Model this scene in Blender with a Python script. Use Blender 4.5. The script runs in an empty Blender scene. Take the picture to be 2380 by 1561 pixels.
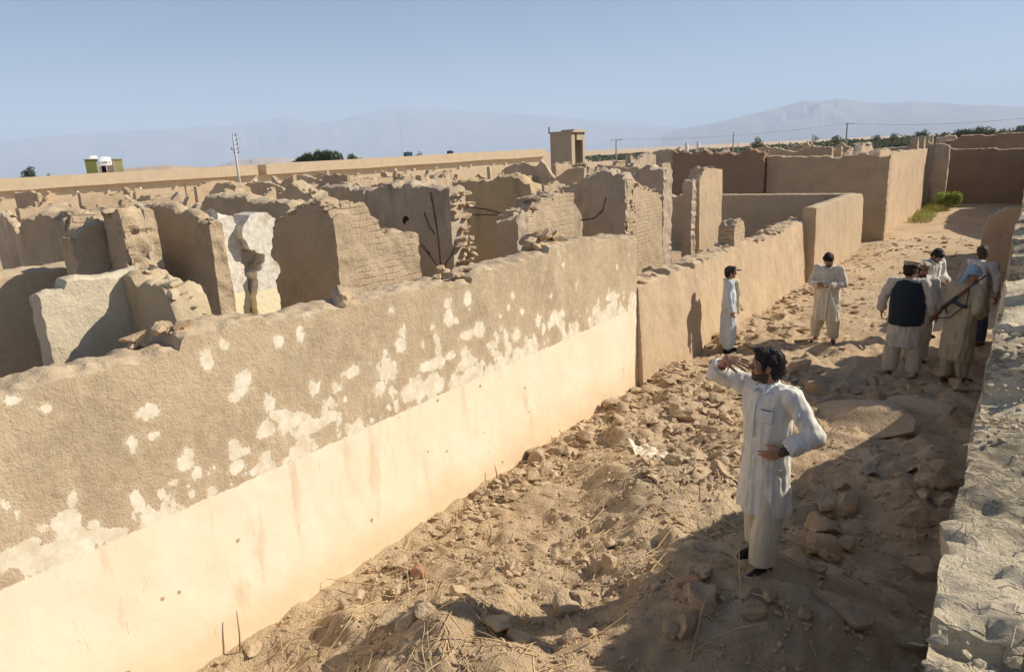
import bpy, bmesh, math, random
import numpy as np
from math import sin, cos, pi, radians, sqrt, atan2
from mathutils import Matrix, Vector
rnd = random.Random(7)
C = bpy.context.scene.collection
scn = bpy.context.scene

# ------------------------------------------------------------------ camera
CAMH = 3.7
YAW, PITCH, ROLL = radians(36.8), radians(14.7), radians(2.72)
FPX = 1612.7          # focal length in units of a 2380 px wide picture
CAMP = np.array([0.0, 0.0, CAMH])
def _basis():
    F = np.array([-sin(YAW)*cos(PITCH), cos(YAW)*cos(PITCH), -sin(PITCH)])
    R0 = np.array([cos(YAW), sin(YAW), 0.0]); U0 = np.cross(R0, F)
    return R0*cos(ROLL)-U0*sin(ROLL), R0*sin(ROLL)+U0*cos(ROLL), F
CR, CU, CF = _basis()
cam_d = bpy.data.cameras.new('camera'); cam = bpy.data.objects.new('camera', cam_d); C.objects.link(cam)
cam_d.lens = FPX/2380*36; cam_d.sensor_width = 36; cam_d.clip_start = 0.05; cam_d.clip_end = 60000
m = Matrix.Identity(4)
for i in range(3):
    m[i][0] = CR[i]; m[i][1] = CU[i]; m[i][2] = -CF[i]; m[i][3] = CAMP[i]
cam.matrix_world = m
scn.camera = cam
scn.render.resolution_x, scn.render.resolution_y = 1024, 671
# ------------------------------------------------------------------ light
SUN_EL = radians(35); SUN_AZ = atan2(.70, .714)      # azimuth clockwise from +Y
world = bpy.data.worlds.new('World'); scn.world = world; world.use_nodes = True
nt = world.node_tree; bg = nt.nodes['Background']
sky = nt.nodes.new('ShaderNodeTexSky'); sky.sky_type = 'NISHITA'; sky.sun_disc = False
sky.sun_elevation = SUN_EL; sky.sun_rotation = SUN_AZ
sky.air_density = 1.0; sky.dust_density = 0.6; sky.ozone_density = 6.0; sky.altitude = 500
nt.links.new(sky.outputs[0], bg.inputs[0]); bg.inputs[1].default_value = 0.058
sd = bpy.data.lights.new('sun', 'SUN'); sd.energy = 5.0; sd.angle = radians(0.5); sd.color = (1.0, 0.915, 0.775)
sun = bpy.data.objects.new('sun', sd); C.objects.link(sun)
tosun = Vector((sin(SUN_AZ)*cos(SUN_EL), cos(SUN_AZ)*cos(SUN_EL), sin(SUN_EL)))
sun.rotation_euler = tosun.to_track_quat('Z', 'Y').to_euler(); sun.location = (20, 20, 30)
scn.view_settings.view_transform = 'Standard'; scn.view_settings.look = 'None'
scn.view_settings.exposure = 0.5; scn.view_settings.gamma = 1.0
scn.render.engine = 'CYCLES'; scn.cycles.volume_bounces = 4

# ------------------------------------------------------------------ measuring helpers (photo ray -> real plane)
def ray(x, y):
    d = CF + CR*(x-1190)/FPX - CU*(y-780.5)/FPX
    return d
def onX(p, X): d = ray(*p); return CAMP + d*((X-CAMP[0])/d[0])
def onY(p, Y): d = ray(*p); return CAMP + d*((Y-CAMP[1])/d[1])
def onZ(p, Z): d = ray(*p); return CAMP + d*((Z-CAMP[2])/d[2])
def onG(p):
    z = 0.
    for _ in range(40): q = onZ(p, z); z = .5*z+.5*gz(q[0], q[1])
    return onZ(p, z)

# ------------------------------------------------------------------ noise
def _hash(ix, iy, iz, seed):
    h = (ix.astype(np.int64)*374761393 + iy.astype(np.int64)*668265263 + iz.astype(np.int64)*2147483647 + seed*974634777) & 0xffffffff
    h = ((h ^ (h >> 13))*1274126177) & 0xffffffff
    h = (h ^ (h >> 16)) & 0xffff
    return h/32767.5-1.0
def noise3(P, scale=1.0, seed=0):
    P = np.asarray(P, float)/scale
    i = np.floor(P).astype(np.int64); f = P-i; f = f*f*(3-2*f)
    r = 0
    for dx in (0, 1):
        wx = f[..., 0] if dx else 1-f[..., 0]
        for dy in (0, 1):
            wy = f[..., 1] if dy else 1-f[..., 1]
            for dz in (0, 1):
                wz = f[..., 2] if dz else 1-f[..., 2]
                r = r + wx*wy*wz*_hash(i[..., 0]+dx, i[..., 1]+dy, i[..., 2]+dz, seed)
    return r
def fbm(P, scale, seed=0, oct=3, gain=.5):
    r = 0; a = 1
    for k in range(oct):
        r = r + a*noise3(P, scale/2**k, seed+k*17); a *= gain
    return r
def n1(x, scale, seed=0, oct=3):
    x = np.atleast_1d(np.asarray(x, float)); P = np.stack([x, x*0+.37, x*0+.71], -1)
    return fbm(P, scale, seed, oct)

# ------------------------------------------------------------------ object helpers
def mesh_obj(name, V, Fc, mat, parent=None, loc=(0, 0, 0), smooth=True, link=True, sharp=0):
    me = bpy.data.meshes.new(name)
    V = np.asarray(V, float)
    Fc = [tuple(int(k) for k in f) for f in Fc] if not isinstance(Fc, np.ndarray) else Fc.tolist()
    me.from_pydata((V-np.asarray(loc, float)).tolist(), [], Fc); me.update()
    if smooth:
        me.polygons.foreach_set('use_smooth', [True]*len(me.polygons))
        if sharp: me.set_sharp_from_angle(angle=radians(sharp))
    if mat: me.materials.append(mat)
    o = bpy.data.objects.new(name, me)
    o.location = loc
    if link: C.objects.link(o)
    if parent is not None:
        o.parent = parent
        if parent.type == 'EMPTY' or True:
            o.location = Vector(loc)-Vector(parent.location)
    return o
def empty(name, loc, rz=0):
    o = bpy.data.objects.new(name, None); C.objects.link(o); o.location = loc; o.rotation_euler = (0, 0, rz)
    o.empty_display_size = .2
    return o
def tag(o, label=None, cat=None, group=None, kind=None):
    if label: o['label'] = label
    if cat: o['category'] = cat
    if group: o['group'] = group
    if kind: o['kind'] = kind
    return o
class MB:
    """collects pieces into one mesh"""
    def __init__(s): s.V = []; s.F = []; s.n = 0
    def add(s, V, F):
        V = np.asarray(V, float); s.V.append(V)
        F = np.asarray(F, int)
        for f in F.tolist() if F.ndim == 2 else F: s.F.append(tuple(k+s.n for k in f))
        s.n += len(V)
    def box(s, c, d, rz=0, M=None):
        c = np.array(c, float); d = np.array(d, float)/2
        V = np.array([[x, y, z] for x in (-1, 1) for y in (-1, 1) for z in (-1, 1)])*d
        if rz: V = V@np.array([[cos(rz), sin(rz), 0], [-sin(rz), cos(rz), 0], [0, 0, 1]])
        if M is not None: V = V@np.array(M).T
        s.add(V+c, [(0, 1, 3, 2), (4, 6, 7, 5), (0, 4, 5, 1), (2, 3, 7, 6), (0, 2, 6, 4), (1, 5, 7, 3)])
    def tube(s, pts, rad, n=8, cap=True):
        pts = np.asarray(pts, float); rad = np.broadcast_to(np.asarray(rad, float), (len(pts),))
        T = np.gradient(pts, axis=0); T /= np.linalg.norm(T, axis=1)[:, None]+1e-9
        up = np.array([0, 0, 1.]) if abs(T[0][2]) < .9 else np.array([1., 0, 0])
        V = []
        for p, t, r in zip(pts, T, rad):
            a = np.cross(up, t); a /= np.linalg.norm(a)+1e-9; b = np.cross(t, a)
            for k in range(n):
                th = 2*pi*k/n; V.append(p+r*(cos(th)*a+sin(th)*b))
        F = []
        for i in range(len(pts)-1):
            for k in range(n):
                F.append((i*n+k, i*n+(k+1) % n, (i+1)*n+(k+1) % n, (i+1)*n+k))
        if cap:
            F.append(tuple(range(n-1, -1, -1))); F.append(tuple(range((len(pts)-1)*n, len(pts)*n)))
        V = np.array(V)
        s.V.append(V)
        for f in F: s.F.append(tuple(k+s.n for k in f))
        s.n += len(V)
    def build(s, name, mat, parent=None, loc=(0, 0, 0), smooth=False, sharp=0):
        return mesh_obj(name, np.concatenate(s.V), s.F, mat, parent, loc, smooth, True, sharp)

# ------------------------------------------------------------------ materials
def nodes(name):
    mt = bpy.data.materials.new(name); mt.use_nodes = True
    t = mt.node_tree; b = t.nodes['Principled BSDF']
    b.inputs['Roughness'].default_value = .95; b.inputs['Specular IOR Level'].default_value = .15
    return mt, t, b
def N(t, kind, **kw):
    n = t.nodes.new(kind)
    for k, v in kw.items():
        if k.startswith('i_'): n.inputs[k[2:].replace('_', ' ')].default_value = v
        else: setattr(n, k, v)
    return n
def noise_n(t, co, scale, detail=6, rough=.6, dist=0):
    n = N(t, 'ShaderNodeTexNoise'); n.inputs['Scale'].default_value = scale; n.inputs['Detail'].default_value = detail
    n.inputs['Roughness'].default_value = rough; n.inputs['Distortion'].default_value = dist
    t.links.new(co, n.inputs['Vector']); return n.outputs['Fac']
def ramp(t, fac, stops):
    r = N(t, 'ShaderNodeValToRGB'); e = r.color_ramp.elements
    e[0].position, e[0].color = stops[0][0], (*stops[0][1], 1)
    e[1].position, e[1].color = stops[-1][0], (*stops[-1][1], 1)
    for p, c in stops[1:-1]:
        x = e.new(p); x.color = (*c, 1)
    t.links.new(fac, r.inputs[0]); return r.outputs[0]
def mix(t, fac, a, b, mode='MIX'):
    n = N(t, 'ShaderNodeMix', data_type='RGBA', blend_type=mode)
    for s, v in ((0, fac), (6, a), (7, b)):
        if hasattr(v, 'is_linked') or hasattr(v, 'links'): t.links.new(v, n.inputs[s])
        else: n.inputs[s].default_value = v if s == 0 else (*v, 1)
    return n.outputs[2]
def mth(t, op, a, b=None, c=None):
    n = N(t, 'ShaderNodeMath', operation=op)
    for i, v in enumerate((a, b, c)):
        if v is None: continue
        if isinstance(v, (int, float)): n.inputs[i].default_value = v
        else: t.links.new(v, n.inputs[i])
    return n.outputs[0]
def sstep(t, v, a, b):
    n = N(t, 'ShaderNodeMapRange', interpolation_type='SMOOTHSTEP')
    t.links.new(v, n.inputs[0]); n.inputs[1].default_value = a; n.inputs[2].default_value = b
    return n.outputs[0]
def objco(t, scale=(1, 1, 1)):
    tc = N(t, 'ShaderNodeTexCoord'); mp = N(t, 'ShaderNodeMapping'); mp.inputs['Scale'].default_value = scale
    t.links.new(tc.outputs['Object'], mp.inputs[0]); return mp.outputs[0]
def bump(t, b, h, strength, dist=.02, prev=None):
    n = N(t, 'ShaderNodeBump'); n.inputs['Strength'].default_value = strength; n.inputs['Distance'].default_value = dist
    t.links.new(h, n.inputs['Height'])
    if prev is not None: t.links.new(prev, n.inputs['Normal'])
    t.links.new(n.outputs[0], b.inputs['Normal']); return n.outputs[0]
def mix_h(t, *parts):
    s = None
    for v, w in parts:
        q = mth(t, 'MULTIPLY', v, w); s = q if s is None else mth(t, 'ADD', s, q)
    return s
def mud_base(t, co, c, var=.5):
    """mottled mud plaster colour with straw flecks"""
    lo = tuple(x*(1-.28*var) for x in c); hi = tuple(min(1, x*(1+.22*var)) for x in c)
    a = noise_n(t, co, 1.3, 8, .62); b = noise_n(t, co, 14, 6, .7)
    col = ramp(t, a, [(.3, lo), (.52, c), (.72, hi)])
    col = mix(t, mth(t, 'MULTIPLY', sstep(t, b, .35, .75), .5), col, tuple(min(1, x*1.28) for x in c))
    col = mix(t, mth(t, 'MULTIPLY', sstep(t, noise_n(t, co, 30, 3, .6), .58, .72), .45), col, tuple(x*.6 for x in c))
    return col
def straw_h(t):
    h = None
    for rot, sc, seed in (((.3, .5, .2), (11, 42, 38), 0), ((-.7, .3, .9), (40, 13, 44), 4), ((.9, -.6, .4), (42, 36, 12), 9)):
        tc = N(t, 'ShaderNodeTexCoord'); mp = N(t, 'ShaderNodeMapping'); mp.inputs['Scale'].default_value = sc
        mp.inputs['Rotation'].default_value = rot; mp.inputs['Location'].default_value = (seed, seed*2, 0)
        wv = N(t, 'ShaderNodeTexNoise'); wv.inputs['Scale'].default_value = 6; t.links.new(tc.outputs['Object'], wv.inputs['Vector'])
        sc_ = N(t, 'ShaderNodeVectorMath', operation='SCALE'); sc_.inputs[3].default_value = .16; t.links.new(wv.outputs['Color'], sc_.inputs[0])
        ad = N(t, 'ShaderNodeVectorMath', operation='ADD'); t.links.new(tc.outputs['Object'], ad.inputs[0]); t.links.new(sc_.outputs[0], ad.inputs[1])
        t.links.new(ad.outputs[0], mp.inputs[0])
        v = sstep(t, noise_n(t, mp.outputs[0], 1, 2, .5), .58, .72)
        h = v if h is None else mth(t, 'ADD', h, v)
    return h
MUD = (.48, .365, .24)
def mat_mud(name, c=MUD, bump_s=.6, straw=.6, brick=0, var=1.0, brickdir='Y', stain=None):
    mt, t, b = nodes(name); co = objco(t)
    col = mud_base(t, co, c, var)
    hs = [(noise_n(t, co, 7, 8, .65), 1.0), (noise_n(t, co, 45, 4, .6), .35)]
    if straw: hs.append((straw_h(t), -.09*straw))
    if brick:
        tc = N(t, 'ShaderNodeTexCoord'); sp = N(t, 'ShaderNodeSeparateXYZ'); t.links.new(tc.outputs['Object'], sp.inputs[0])
        cb = N(t, 'ShaderNodeCombineXYZ')
        sxy = mth(t, 'ADD', sp.outputs[0], sp.outputs[1]); t.links.new(sxy, cb.inputs[0]); t.links.new(sp.outputs[2], cb.inputs[1])
        wob = N(t, 'ShaderNodeVectorMath', operation='ADD'); nn = N(t, 'ShaderNodeTexNoise'); nn.inputs['Scale'].default_value = 5
        t.links.new(co, nn.inputs['Vector']); sc = N(t, 'ShaderNodeVectorMath', operation='SCALE'); sc.inputs[3].default_value = .06
        t.links.new(nn.outputs['Color'], sc.inputs[0]); t.links.new(cb.outputs[0], wob.inputs[0]); t.links.new(sc.outputs[0], wob.inputs[1])
        bt = N(t, 'ShaderNodeTexBrick'); bt.inputs['Scale'].default_value = 1; bt.inputs['Brick Width'].default_value = .26
        bt.inputs['Row Height'].default_value = .085; bt.inputs['Mortar Size'].default_value = .012; bt.inputs['Mortar Smooth'].default_value = .6
        t.links.new(wob.outputs[0], bt.inputs['Vector'])
        patch = mth(t, 'MULTIPLY', sstep(t, noise_n(t, co, 1.6, 6, .65), .5-.2*brick, .66), 1.0)
        hs.append((mth(t, 'MULTIPLY', bt.outputs['Fac'], patch), -.75))
        col = mix(t, mth(t, 'MULTIPLY', mth(t, 'MULTIPLY', bt.outputs['Fac'], patch), .16), col, tuple(x*.5 for x in c))
    if stain:
        co2 = objco(t, (1.5, 1.5, .35))
        col = mix(t, mth(t, 'MULTIPLY', sstep(t, noise_n(t, co2, 1.6, 6, .65), .48, .7), .75), col, stain)
    t.links.new(col, b.inputs['Base Color'])
    bump(t, b, mix_h(t, *hs), bump_s, .05)
    return mt
def mat_plain(name, c, rough=.8, var=.12, scale=6, bump_s=0, metal=0, spec=.2):
    mt, t, b = nodes(name); co = objco(t)
    col = ramp(t, noise_n(t, co, scale, 5, .6), [(.3, tuple(x*(1-var) for x in c)), (.7, tuple(min(1, x*(1+var)) for x in c))])
    t.links.new(col, b.inputs['Base Color']); b.inputs['Roughness'].default_value = rough; b.inputs['Metallic'].default_value = metal
    b.inputs['Specular IOR Level'].default_value = spec
    if bump_s: bump(t, b, noise_n(t, co, scale*6, 4, .6), bump_s, .01)
    return mt
def mat_cloth(name, c, weave=.25, var=.08):
    mt, t, b = nodes(name); co = objco(t)
    col = ramp(t, noise_n(t, co, 5, 5, .6), [(.3, tuple(x*(1-var) for x in c)), (.7, tuple(min(1, x*(1+var)) for x in c))])
    t.links.new(col, b.inputs['Base Color']); b.inputs['Roughness'].default_value = .85
    b.inputs['Sheen Weight'].default_value = .15
    co2 = objco(t, (1, 1, .35))
    bump(t, b, mix_h(t, (noise_n(t, co2, 22, 4, .6), 1), (noise_n(t, co, 260, 2, .5), .15)), weave, .012)
    return mt
M = {}
M['mud'] = mat_mud('mud_plaster')
M['mud_brick'] = mat_mud('mud_plaster_over_brick', brick=1.0, bump_s=.7)
M['mud_brick_light'] = mat_mud('mud_plaster_with_brick_traces', brick=.35, bump_s=.6)
M['mud_smooth'] = mat_mud('smooth_mud_render', (.48, .365, .24), bump_s=.25, straw=.25, var=.5)
M['mud_pink'] = mat_mud('warm_mud_render', (.50, .37, .24), bump_s=.3, straw=.4, var=.6)
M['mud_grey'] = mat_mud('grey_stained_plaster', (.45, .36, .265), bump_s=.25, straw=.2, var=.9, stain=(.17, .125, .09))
M['flaked'] = mat_mud('mud_with_flaked_plaster', (.48, .365, .24), bump_s=.4, straw=.3, stain=(.68, .60, .48))
M['ochre'] = mat_mud('ochre_plaster', (.50, .37, .215), bump_s=.2, straw=.1, var=.7, stain=(.24, .17, .10))
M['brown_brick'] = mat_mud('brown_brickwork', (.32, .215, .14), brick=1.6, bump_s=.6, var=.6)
M['lump'] = mat_mud('mud_lump', (.55, .41, .265), bump_s=1.0, straw=.5)
def mat_roof():
    mt, t, b = nodes('pale_chipped_roof_mud'); co = objco(t)
    col = mud_base(t, co, (.70, .585, .41), .7)
    chips = sstep(t, noise_n(t, objco(t, (.7, 1.4, 1)), 9, 9, .75, .6), .50, .60); zone = sstep(t, noise_n(t, co, 1.1, 3, .5), .42, .58)
    h = mix_h(t, (mth(t, 'MULTIPLY', chips, zone), 1.1), (noise_n(t, co, 22, 8, .75), .5), (noise_n(t, co, 5, 4, .6), .5), (straw_h(t), .12))
    col = mix(t, mth(t, 'MULTIPLY', mth(t, 'MULTIPLY', mth(t, 'SUBTRACT', 1., chips), zone), .6), col, (.40, .32, .22))
    t.links.new(col, b.inputs['Base Color']); bump(t, b, h, 1.0, .06); return mt
M['roof_mud'] = mat_roof()
def mat_plaster_split():
    """white flaking plaster above a pale yellow band; green lowest"""
    mt, t, b = nodes('flaking_white_plaster'); co = objco(t)
    sp = N(t, 'ShaderNodeSeparateXYZ'); tc = N(t, 'ShaderNodeTexCoord'); t.links.new(tc.outputs['Object'], sp.inputs[0])
    w = ramp(t, noise_n(t, co, 16, 6, .7), [(.3, (.50, .44, .35)), (.6, (.76, .70, .59))])
    w = mix(t, mth(t, 'MULTIPLY', sstep(t, noise_n(t, co, 2.2, 6, .65), .52, .6), .85), w, MUD)
    cream = (.80, .70, .46)
    f = sstep(t, mth(t, 'ADD', sp.outputs[2], mth(t, 'MULTIPLY', noise_n(t, co, 3, 2, .5), .02)), 2.34, 2.35)
    col = mix(t, f, cream, w)
    t.links.new(col, b.inputs['Base Color']); bump(t, b, noise_n(t, co, 18, 6, .6), .35, .02)
    return mt
def mat_green_dado():
    mt, t, b = nodes('green_dado_plaster'); co = objco(t)
    tc = N(t, 'ShaderNodeTexCoord'); sp = N(t, 'ShaderNodeSeparateXYZ'); t.links.new(tc.outputs['Object'], sp.inputs[0])
    up = ramp(t, noise_n(t, co, 4, 6, .6), [(.3, (.40, .31, .20)), (.7, (.52, .41, .27))])
    lo = ramp(t, noise_n(t, co, 8, 6, .6), [(.3, (.22, .27, .10)), (.7, (.32, .37, .17))])
    col = mix(t, sstep(t, sp.outputs[2], 1.62, 1.63), lo, up)
    t.links.new(col, b.inputs['Base Color']); bump(t, b, noise_n(t, co, 12, 5, .6), .25, .02)
    return mt
M['white_plaster'] = mat_plaster_split(); M['green_dado'] = mat_green_dado()

# ------------------------------------------------------------------ wall builder
def wall_geo(axis, face, prof, t=.4, z0=-.15, res=.06, jag=.045, rough=.006, batter=.03, seed=1, holes=None, endjag=.025, step=.085, toprough=1.0, lean=0):
    """solid mud wall; axis 'Y' runs along Y with its +X face at x=face, axis 'X' runs along X with its -Y face at y=face"""
    prof = sorted(prof); S = [p[0] for p in prof]; Z = [p[1] for p in prof]
    L = S[-1]-S[0]; ns = max(6, int(L/res)+1); s = np.linspace(S[0], S[-1], ns)
    h = np.interp(s, S, Z)
    j = n1(s+seed*3.1, .45, seed, 3)*jag
    q = np.round((h+j)/step)*step
    h = .3*(h+j)+.7*q+n1(s, .09, seed+5, 2)*jag*.3
    nz = max(6, int(max(Z)/res)); ntp = max(4, int(t/res))
    ring = []
    H = h[:, None]
    a = np.linspace(0, 1, nz)[None, :]; zz = z0+(H-z0)*a
    bt = batter*(1-(zz/np.maximum(H, .1)))
    cr = np.minimum(.05, .12*H)
    outer = np.stack([np.broadcast_to(s[:, None], zz.shape), bt, zz], -1)
    k = np.linspace(0, 1, ntp+2)[1:-1][None, :]
    topu = -t*k; topz = H+.03*(1-np.abs(2*k-1)**3)+0*topu
    top = np.stack([np.broadcast_to(s[:, None], (ns, ntp)), np.broadcast_to(topu, (ns, ntp)), topz], -1)
    inner = np.stack([np.broadcast_to(s[:, None], zz.shape), -t-bt, zz], -1)[:, ::-1]
    G = np.concatenate([outer, top, inner], 1); nr = G.shape[1]
    Q = G+np.array([seed*7.3, seed*1.7, 0])
    lowf = fbm(Q, .6, seed, 2)*rough*1.5+fbm(Q, .16, seed+3, 3)*rough
    du = np.zeros(G.shape[:2]); du[:, :nz] = 1; du[:, -nz:] = -1
    edge = np.ones(G.shape[:2])
    G[..., 1] += du*lowf
    tr = fbm(Q*np.array([1, 1, 0]), .13, seed+9, 3)*.03*toprough+fbm(Q*np.array([1, 1, 0]), .05, seed+11, 2)*.012*toprough
    wz = np.zeros(G.shape[:2]); wz[:, nz-1:nz+ntp+1] = 1
    G[..., 2] += wz*tr
    # ragged ends
    blk = _hash(np.floor((G[..., 2]+.01*seed)/step), np.floor(G[..., 1]/.19), np.zeros_like(G[..., 2]), seed+21)*endjag
    w0 = np.clip(1-(s-S[0])/.12, 0, 1)[:, None]; w1 = np.clip(1-(S[-1]-s)/.12, 0, 1)[:, None]
    G[..., 0] += (w0-w1)*(blk+endjag)*.9
    if lean: G[..., 1] += lean*G[..., 2]
    idx = np.arange(ns*nr).reshape(ns, nr)
    F = np.stack([idx[:-1, :-1], idx[1:, :-1], idx[1:, 1:], idx[:-1, 1:]], -1).reshape(-1, 4)
    V = G.reshape(-1, 3)
    faces = [F]
    # caps (grid between outer and inner columns)
    Vl = [V]; base = len(V)
    for e, flip in ((0, False), (ns-1, True)):
        o_ = idx[e, :nz]; i_ = idx[e, nz+ntp:][::-1]; tp = idx[e, nz:nz+ntp]
        cols = [o_]
        for c in range(ntp):
            f = (c+1)/(ntp+1)
            P = V[o_[:-1]]*(1-f)+V[i_[:-1]]*f
            bl = _hash(np.floor(P[:, 2]/step), np.floor(P[:, 1]/.16)+0*P[:, 2], np.full(len(P), c//3), seed+31+e)*endjag
            P = P.copy(); P[:, 0] += bl*(1 if e == 0 else -1)
            ids = base+np.arange(len(P)); base += len(P); Vl.append(P)
            cols.append(np.concatenate([ids, [tp[c]]]))
        cols.append(i_)
        for c in range(len(cols)-1):
            A, B_ = cols[c], cols[c+1]
            q_ = np.stack([A[:-1], A[1:], B_[1:], B_[:-1]], -1)
            faces.append(q_[:, ::-1] if flip else q_)
    V = np.concatenate(Vl); F = np.concatenate(faces)
    # to world
    W = np.empty_like(V)
    if axis == 'Y': W[:, 1] = V[:, 0]; W[:, 0] = face+V[:, 1]; F = F[:, ::-1]
    else: W[:, 0] = V[:, 0]; W[:, 1] = face-V[:, 1]
    W[:, 2] = V[:, 2]
    hfun = lambda q: float(np.interp(q, s, h))
    return W, F, hfun
_ico = None
def chunk_geo(c, d, rng, blocky=4, rot=None, sub=2):
    """an irregular lump / broken brick"""
    global _ico
    if _ico is None: _ico = {}
    if sub not in _ico:
        bm = bmesh.new(); bmesh.ops.create_icosphere(bm, subdivisions=sub, radius=1)
        bm.verts.ensure_lookup_table()
        _ico[sub] = (np.array([v.co[:] for v in bm.verts]), np.array([[v.index for v in f.verts] for f in bm.faces])); bm.free()
    V, F = _ico[sub]
    P = V/((np.abs(V)**blocky).sum(1)**(1/blocky))[:, None]
    sd_ = rng.randint(0, 9999)
    P = P*(1+.22*fbm(P+sd_*.13, .9, sd_, 2))[:, None]
    for _ in range(6):                                   # knocked-off facets
        n = np.array([rng.gauss(0, 1) for _ in range(3)]); n /= np.linalg.norm(n); lim = rng.uniform(.5, .82)
        dd = P@n; P = P-np.maximum(dd-lim, 0)[:, None]*n
    if sub > 1: P = P*(1+.10*fbm(P+sd_*.31, .35, sd_+9, 2))[:, None]
    P = P*np.array(d)/2
    ax = rot if rot is not None else (rng.uniform(-.5, .5), rng.uniform(-.5, .5), rng.uniform(0, 6.28))
    cx_, sx_ = cos(ax[0]), sin(ax[0]); cy_, sy_ = cos(ax[1]), sin(ax[1]); cz_, sz_ = cos(ax[2]), sin(ax[2])
    R = np.array([[cz_, -sz_, 0], [sz_, cz_, 0], [0, 0, 1]])@np.array([[cy_, 0, sy_], [0, 1, 0], [-sy_, 0, cy_]])@np.array([[1, 0, 0], [0, cx_, -sx_], [0, sx_, cx_]])
    return P@R.T+np.array(c), F
def wall(label, axis, face, prof, mat='mud', t=.4, res=.06, seed=1, chunks=0, name='ruined_wall', cat='ruined wall', group=None, csize=.16, **kw):
    W, F, hf = wall_geo(axis, face, prof, t=t, res=res, seed=seed, **kw)
    mb = MB(); mb.add(W, F)
    rg = random.Random(seed*13+5); S = [p[0] for p in prof]
    for _ in range(int(chunks*2.2)):
        q = rg.uniform(min(S)+.05, max(S)-.05); u = rg.uniform(-t+.04, -.02); cs = csize*rg.uniform(.35, 1.05)
        dd = (cs*rg.uniform(.8, 1.5), cs*rg.uniform(.6, 1.0), cs*rg.uniform(.35, .55))
        z = hf(q)+dd[2]*.2
        p = (face+u, q, z) if axis == 'Y' else (q, face-u, z)
        V_, F_ = chunk_geo(p, dd, rg, 8)
        mb.add(V_, F_)
    mid = (min(S)+max(S))/2
    loc = (face-t/2, mid, 0) if axis == 'Y' else (mid, face+t/2, 0)
    mt = M[mat] if isinstance(mat, str) else mat
    o = mb.build(name, mt, None, loc, True, 38)
    if label: tag(o, label, cat, group)
    return o
def wallpx(label, axis, face, px, mat='mud', **kw):
    """profile given where the photo shows the wall's top edge, taken to the wall's own plane"""
    pr = []
    for p in px:
        q = onX(p, face) if axis == 'Y' else onY(p, face)
        pr.append((q[1] if axis == 'Y' else q[0], q[2]))
    return wall(label, axis, face, pr, mat, **kw)
# ================================================================== GROUND
WX = -4.73                                   # face of the plastered alley wall
MOUNDS = [(-1.35, 4.55, .62, 1.15, 1.0), (-2.75, 6.3, .34, .8, 1.0), (-3.0, 5.2, -.10, .5, .4), (-3.3, 4.2, .12, .7, .9), (-1.6, 9.3, .22, 1.3, 1.0), (-2.0, 7.6, .16, 1.0, 1.2),
          (-.5, 7.2, .35, .8, 1.4), (-3.9, 8.0, .12, .6, 1.5), (-1.1, 2.6, .30, 1.3, .9), (-2.95, 3.05, .46, .8, .75), (-.4, 10.5, .25, .6, 1.2), (-3.9, 26.5, .12, .6, 2)]
def gh(x, y):
    x = np.asarray(x, float); y = np.asarray(y, float)
    z = 0*x
    for mx, my, a, sx, sy in MOUNDS: z = z+a*np.exp(-((x-mx)/sx)**2-((y-my)/sy)**2)
    inl = 1/(1+np.exp(-(x-WX)*6))
    near = np.exp(-np.maximum(y-14, 0)/6)
    P = np.stack([x, y, 0*x], -1)
    z = z*inl+inl*(.05+.95*near)*(.06*fbm(P, .9, 3, 3)+.036*fbm(P, .28, 8, 3)*(y < 14))
    z = z+.02*fbm(P, 2.5, 5, 2)*(np.abs(x) < 100)+inl*near*.16*np.maximum(0, fbm(P, .5, 91, 2)-.22)
    w = np.clip(1-np.abs(x-WX)/.25, 0, 1)*(x > WX)*inl
    return z+.03*w
def gz(x, y): return float(gh(np.array([x]), np.array([y]))[0])
def lin(*seg):
    out = []
    for a, b, st in seg: out.append(np.arange(a, b, st))
    return np.unique(np.concatenate(out+[[seg[-1][1]]]).round(4))
gx = np.concatenate([-np.geomspace(24000, 60, 22), lin((-55, -12, 3.), (-12, -4.9, .6), (-4.9, .2, .035), (.2, 3, .3), (3, 60, 4)), np.geomspace(70, 24000, 20)])
gy = np.concatenate([-np.geomspace(6000, 20, 10), lin((-18, 0, 2.), (0, 1.8, .1), (1.8, 9.5, .035), (9.5, 16, .07), (16, 30, .18), (30, 60, .8), (60, 120, 6)), np.geomspace(130, 24000, 26)])
GX, GY = np.meshgrid(gx, gy, indexing='ij'); GZ = gh(GX, GY)
P_ = np.stack([GX, GY, GZ], -1)
fine = (GX > WX-.1) & (GX < .3) & (GY > 1.5) & (GY < 16)
GZ = GZ+fine*(.024*fbm(P_*np.array([1, 1, 0]), .12, 31, 3)+.045*np.maximum(0, fbm(P_*np.array([1, 1, 0]), .2, 41, 2)-.35))
n_, m_ = GX.shape; ii = np.arange(n_*m_).reshape(n_, m_)
GF = np.stack([ii[:-1, :-1], ii[1:, :-1], ii[1:, 1:], ii[:-1, 1:]], -1).reshape(-1, 4)
def mat_ground():
    mt, t, b = nodes('trodden_dusty_earth'); co = objco(t)
    c = (.54, .39, .24)
    col = mud_base(t, co, c, .8)
    pale = sstep(t, noise_n(t, co, .45, 5, .6), .42, .62)
    col = mix(t, mth(t, 'MULTIPLY', pale, .55), col, (.68, .52, .34))
    t.links.new(col, b.inputs['Base Color'])
    bump(t, b, mix_h(t, (noise_n(t, co, 9, 8, .7), 1.), (noise_n(t, co, 50, 5, .65), .4), (straw_h(t), .12)), 1.0, .05)
    return mt
M['ground'] = mat_ground()
g_ = mesh_obj('ground', np.stack([GX, GY, GZ], -1).reshape(-1, 3), GF, M['ground']); tag(g_, 'dusty trodden earth of the alley and open plain', 'ground', kind='structure')

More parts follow.
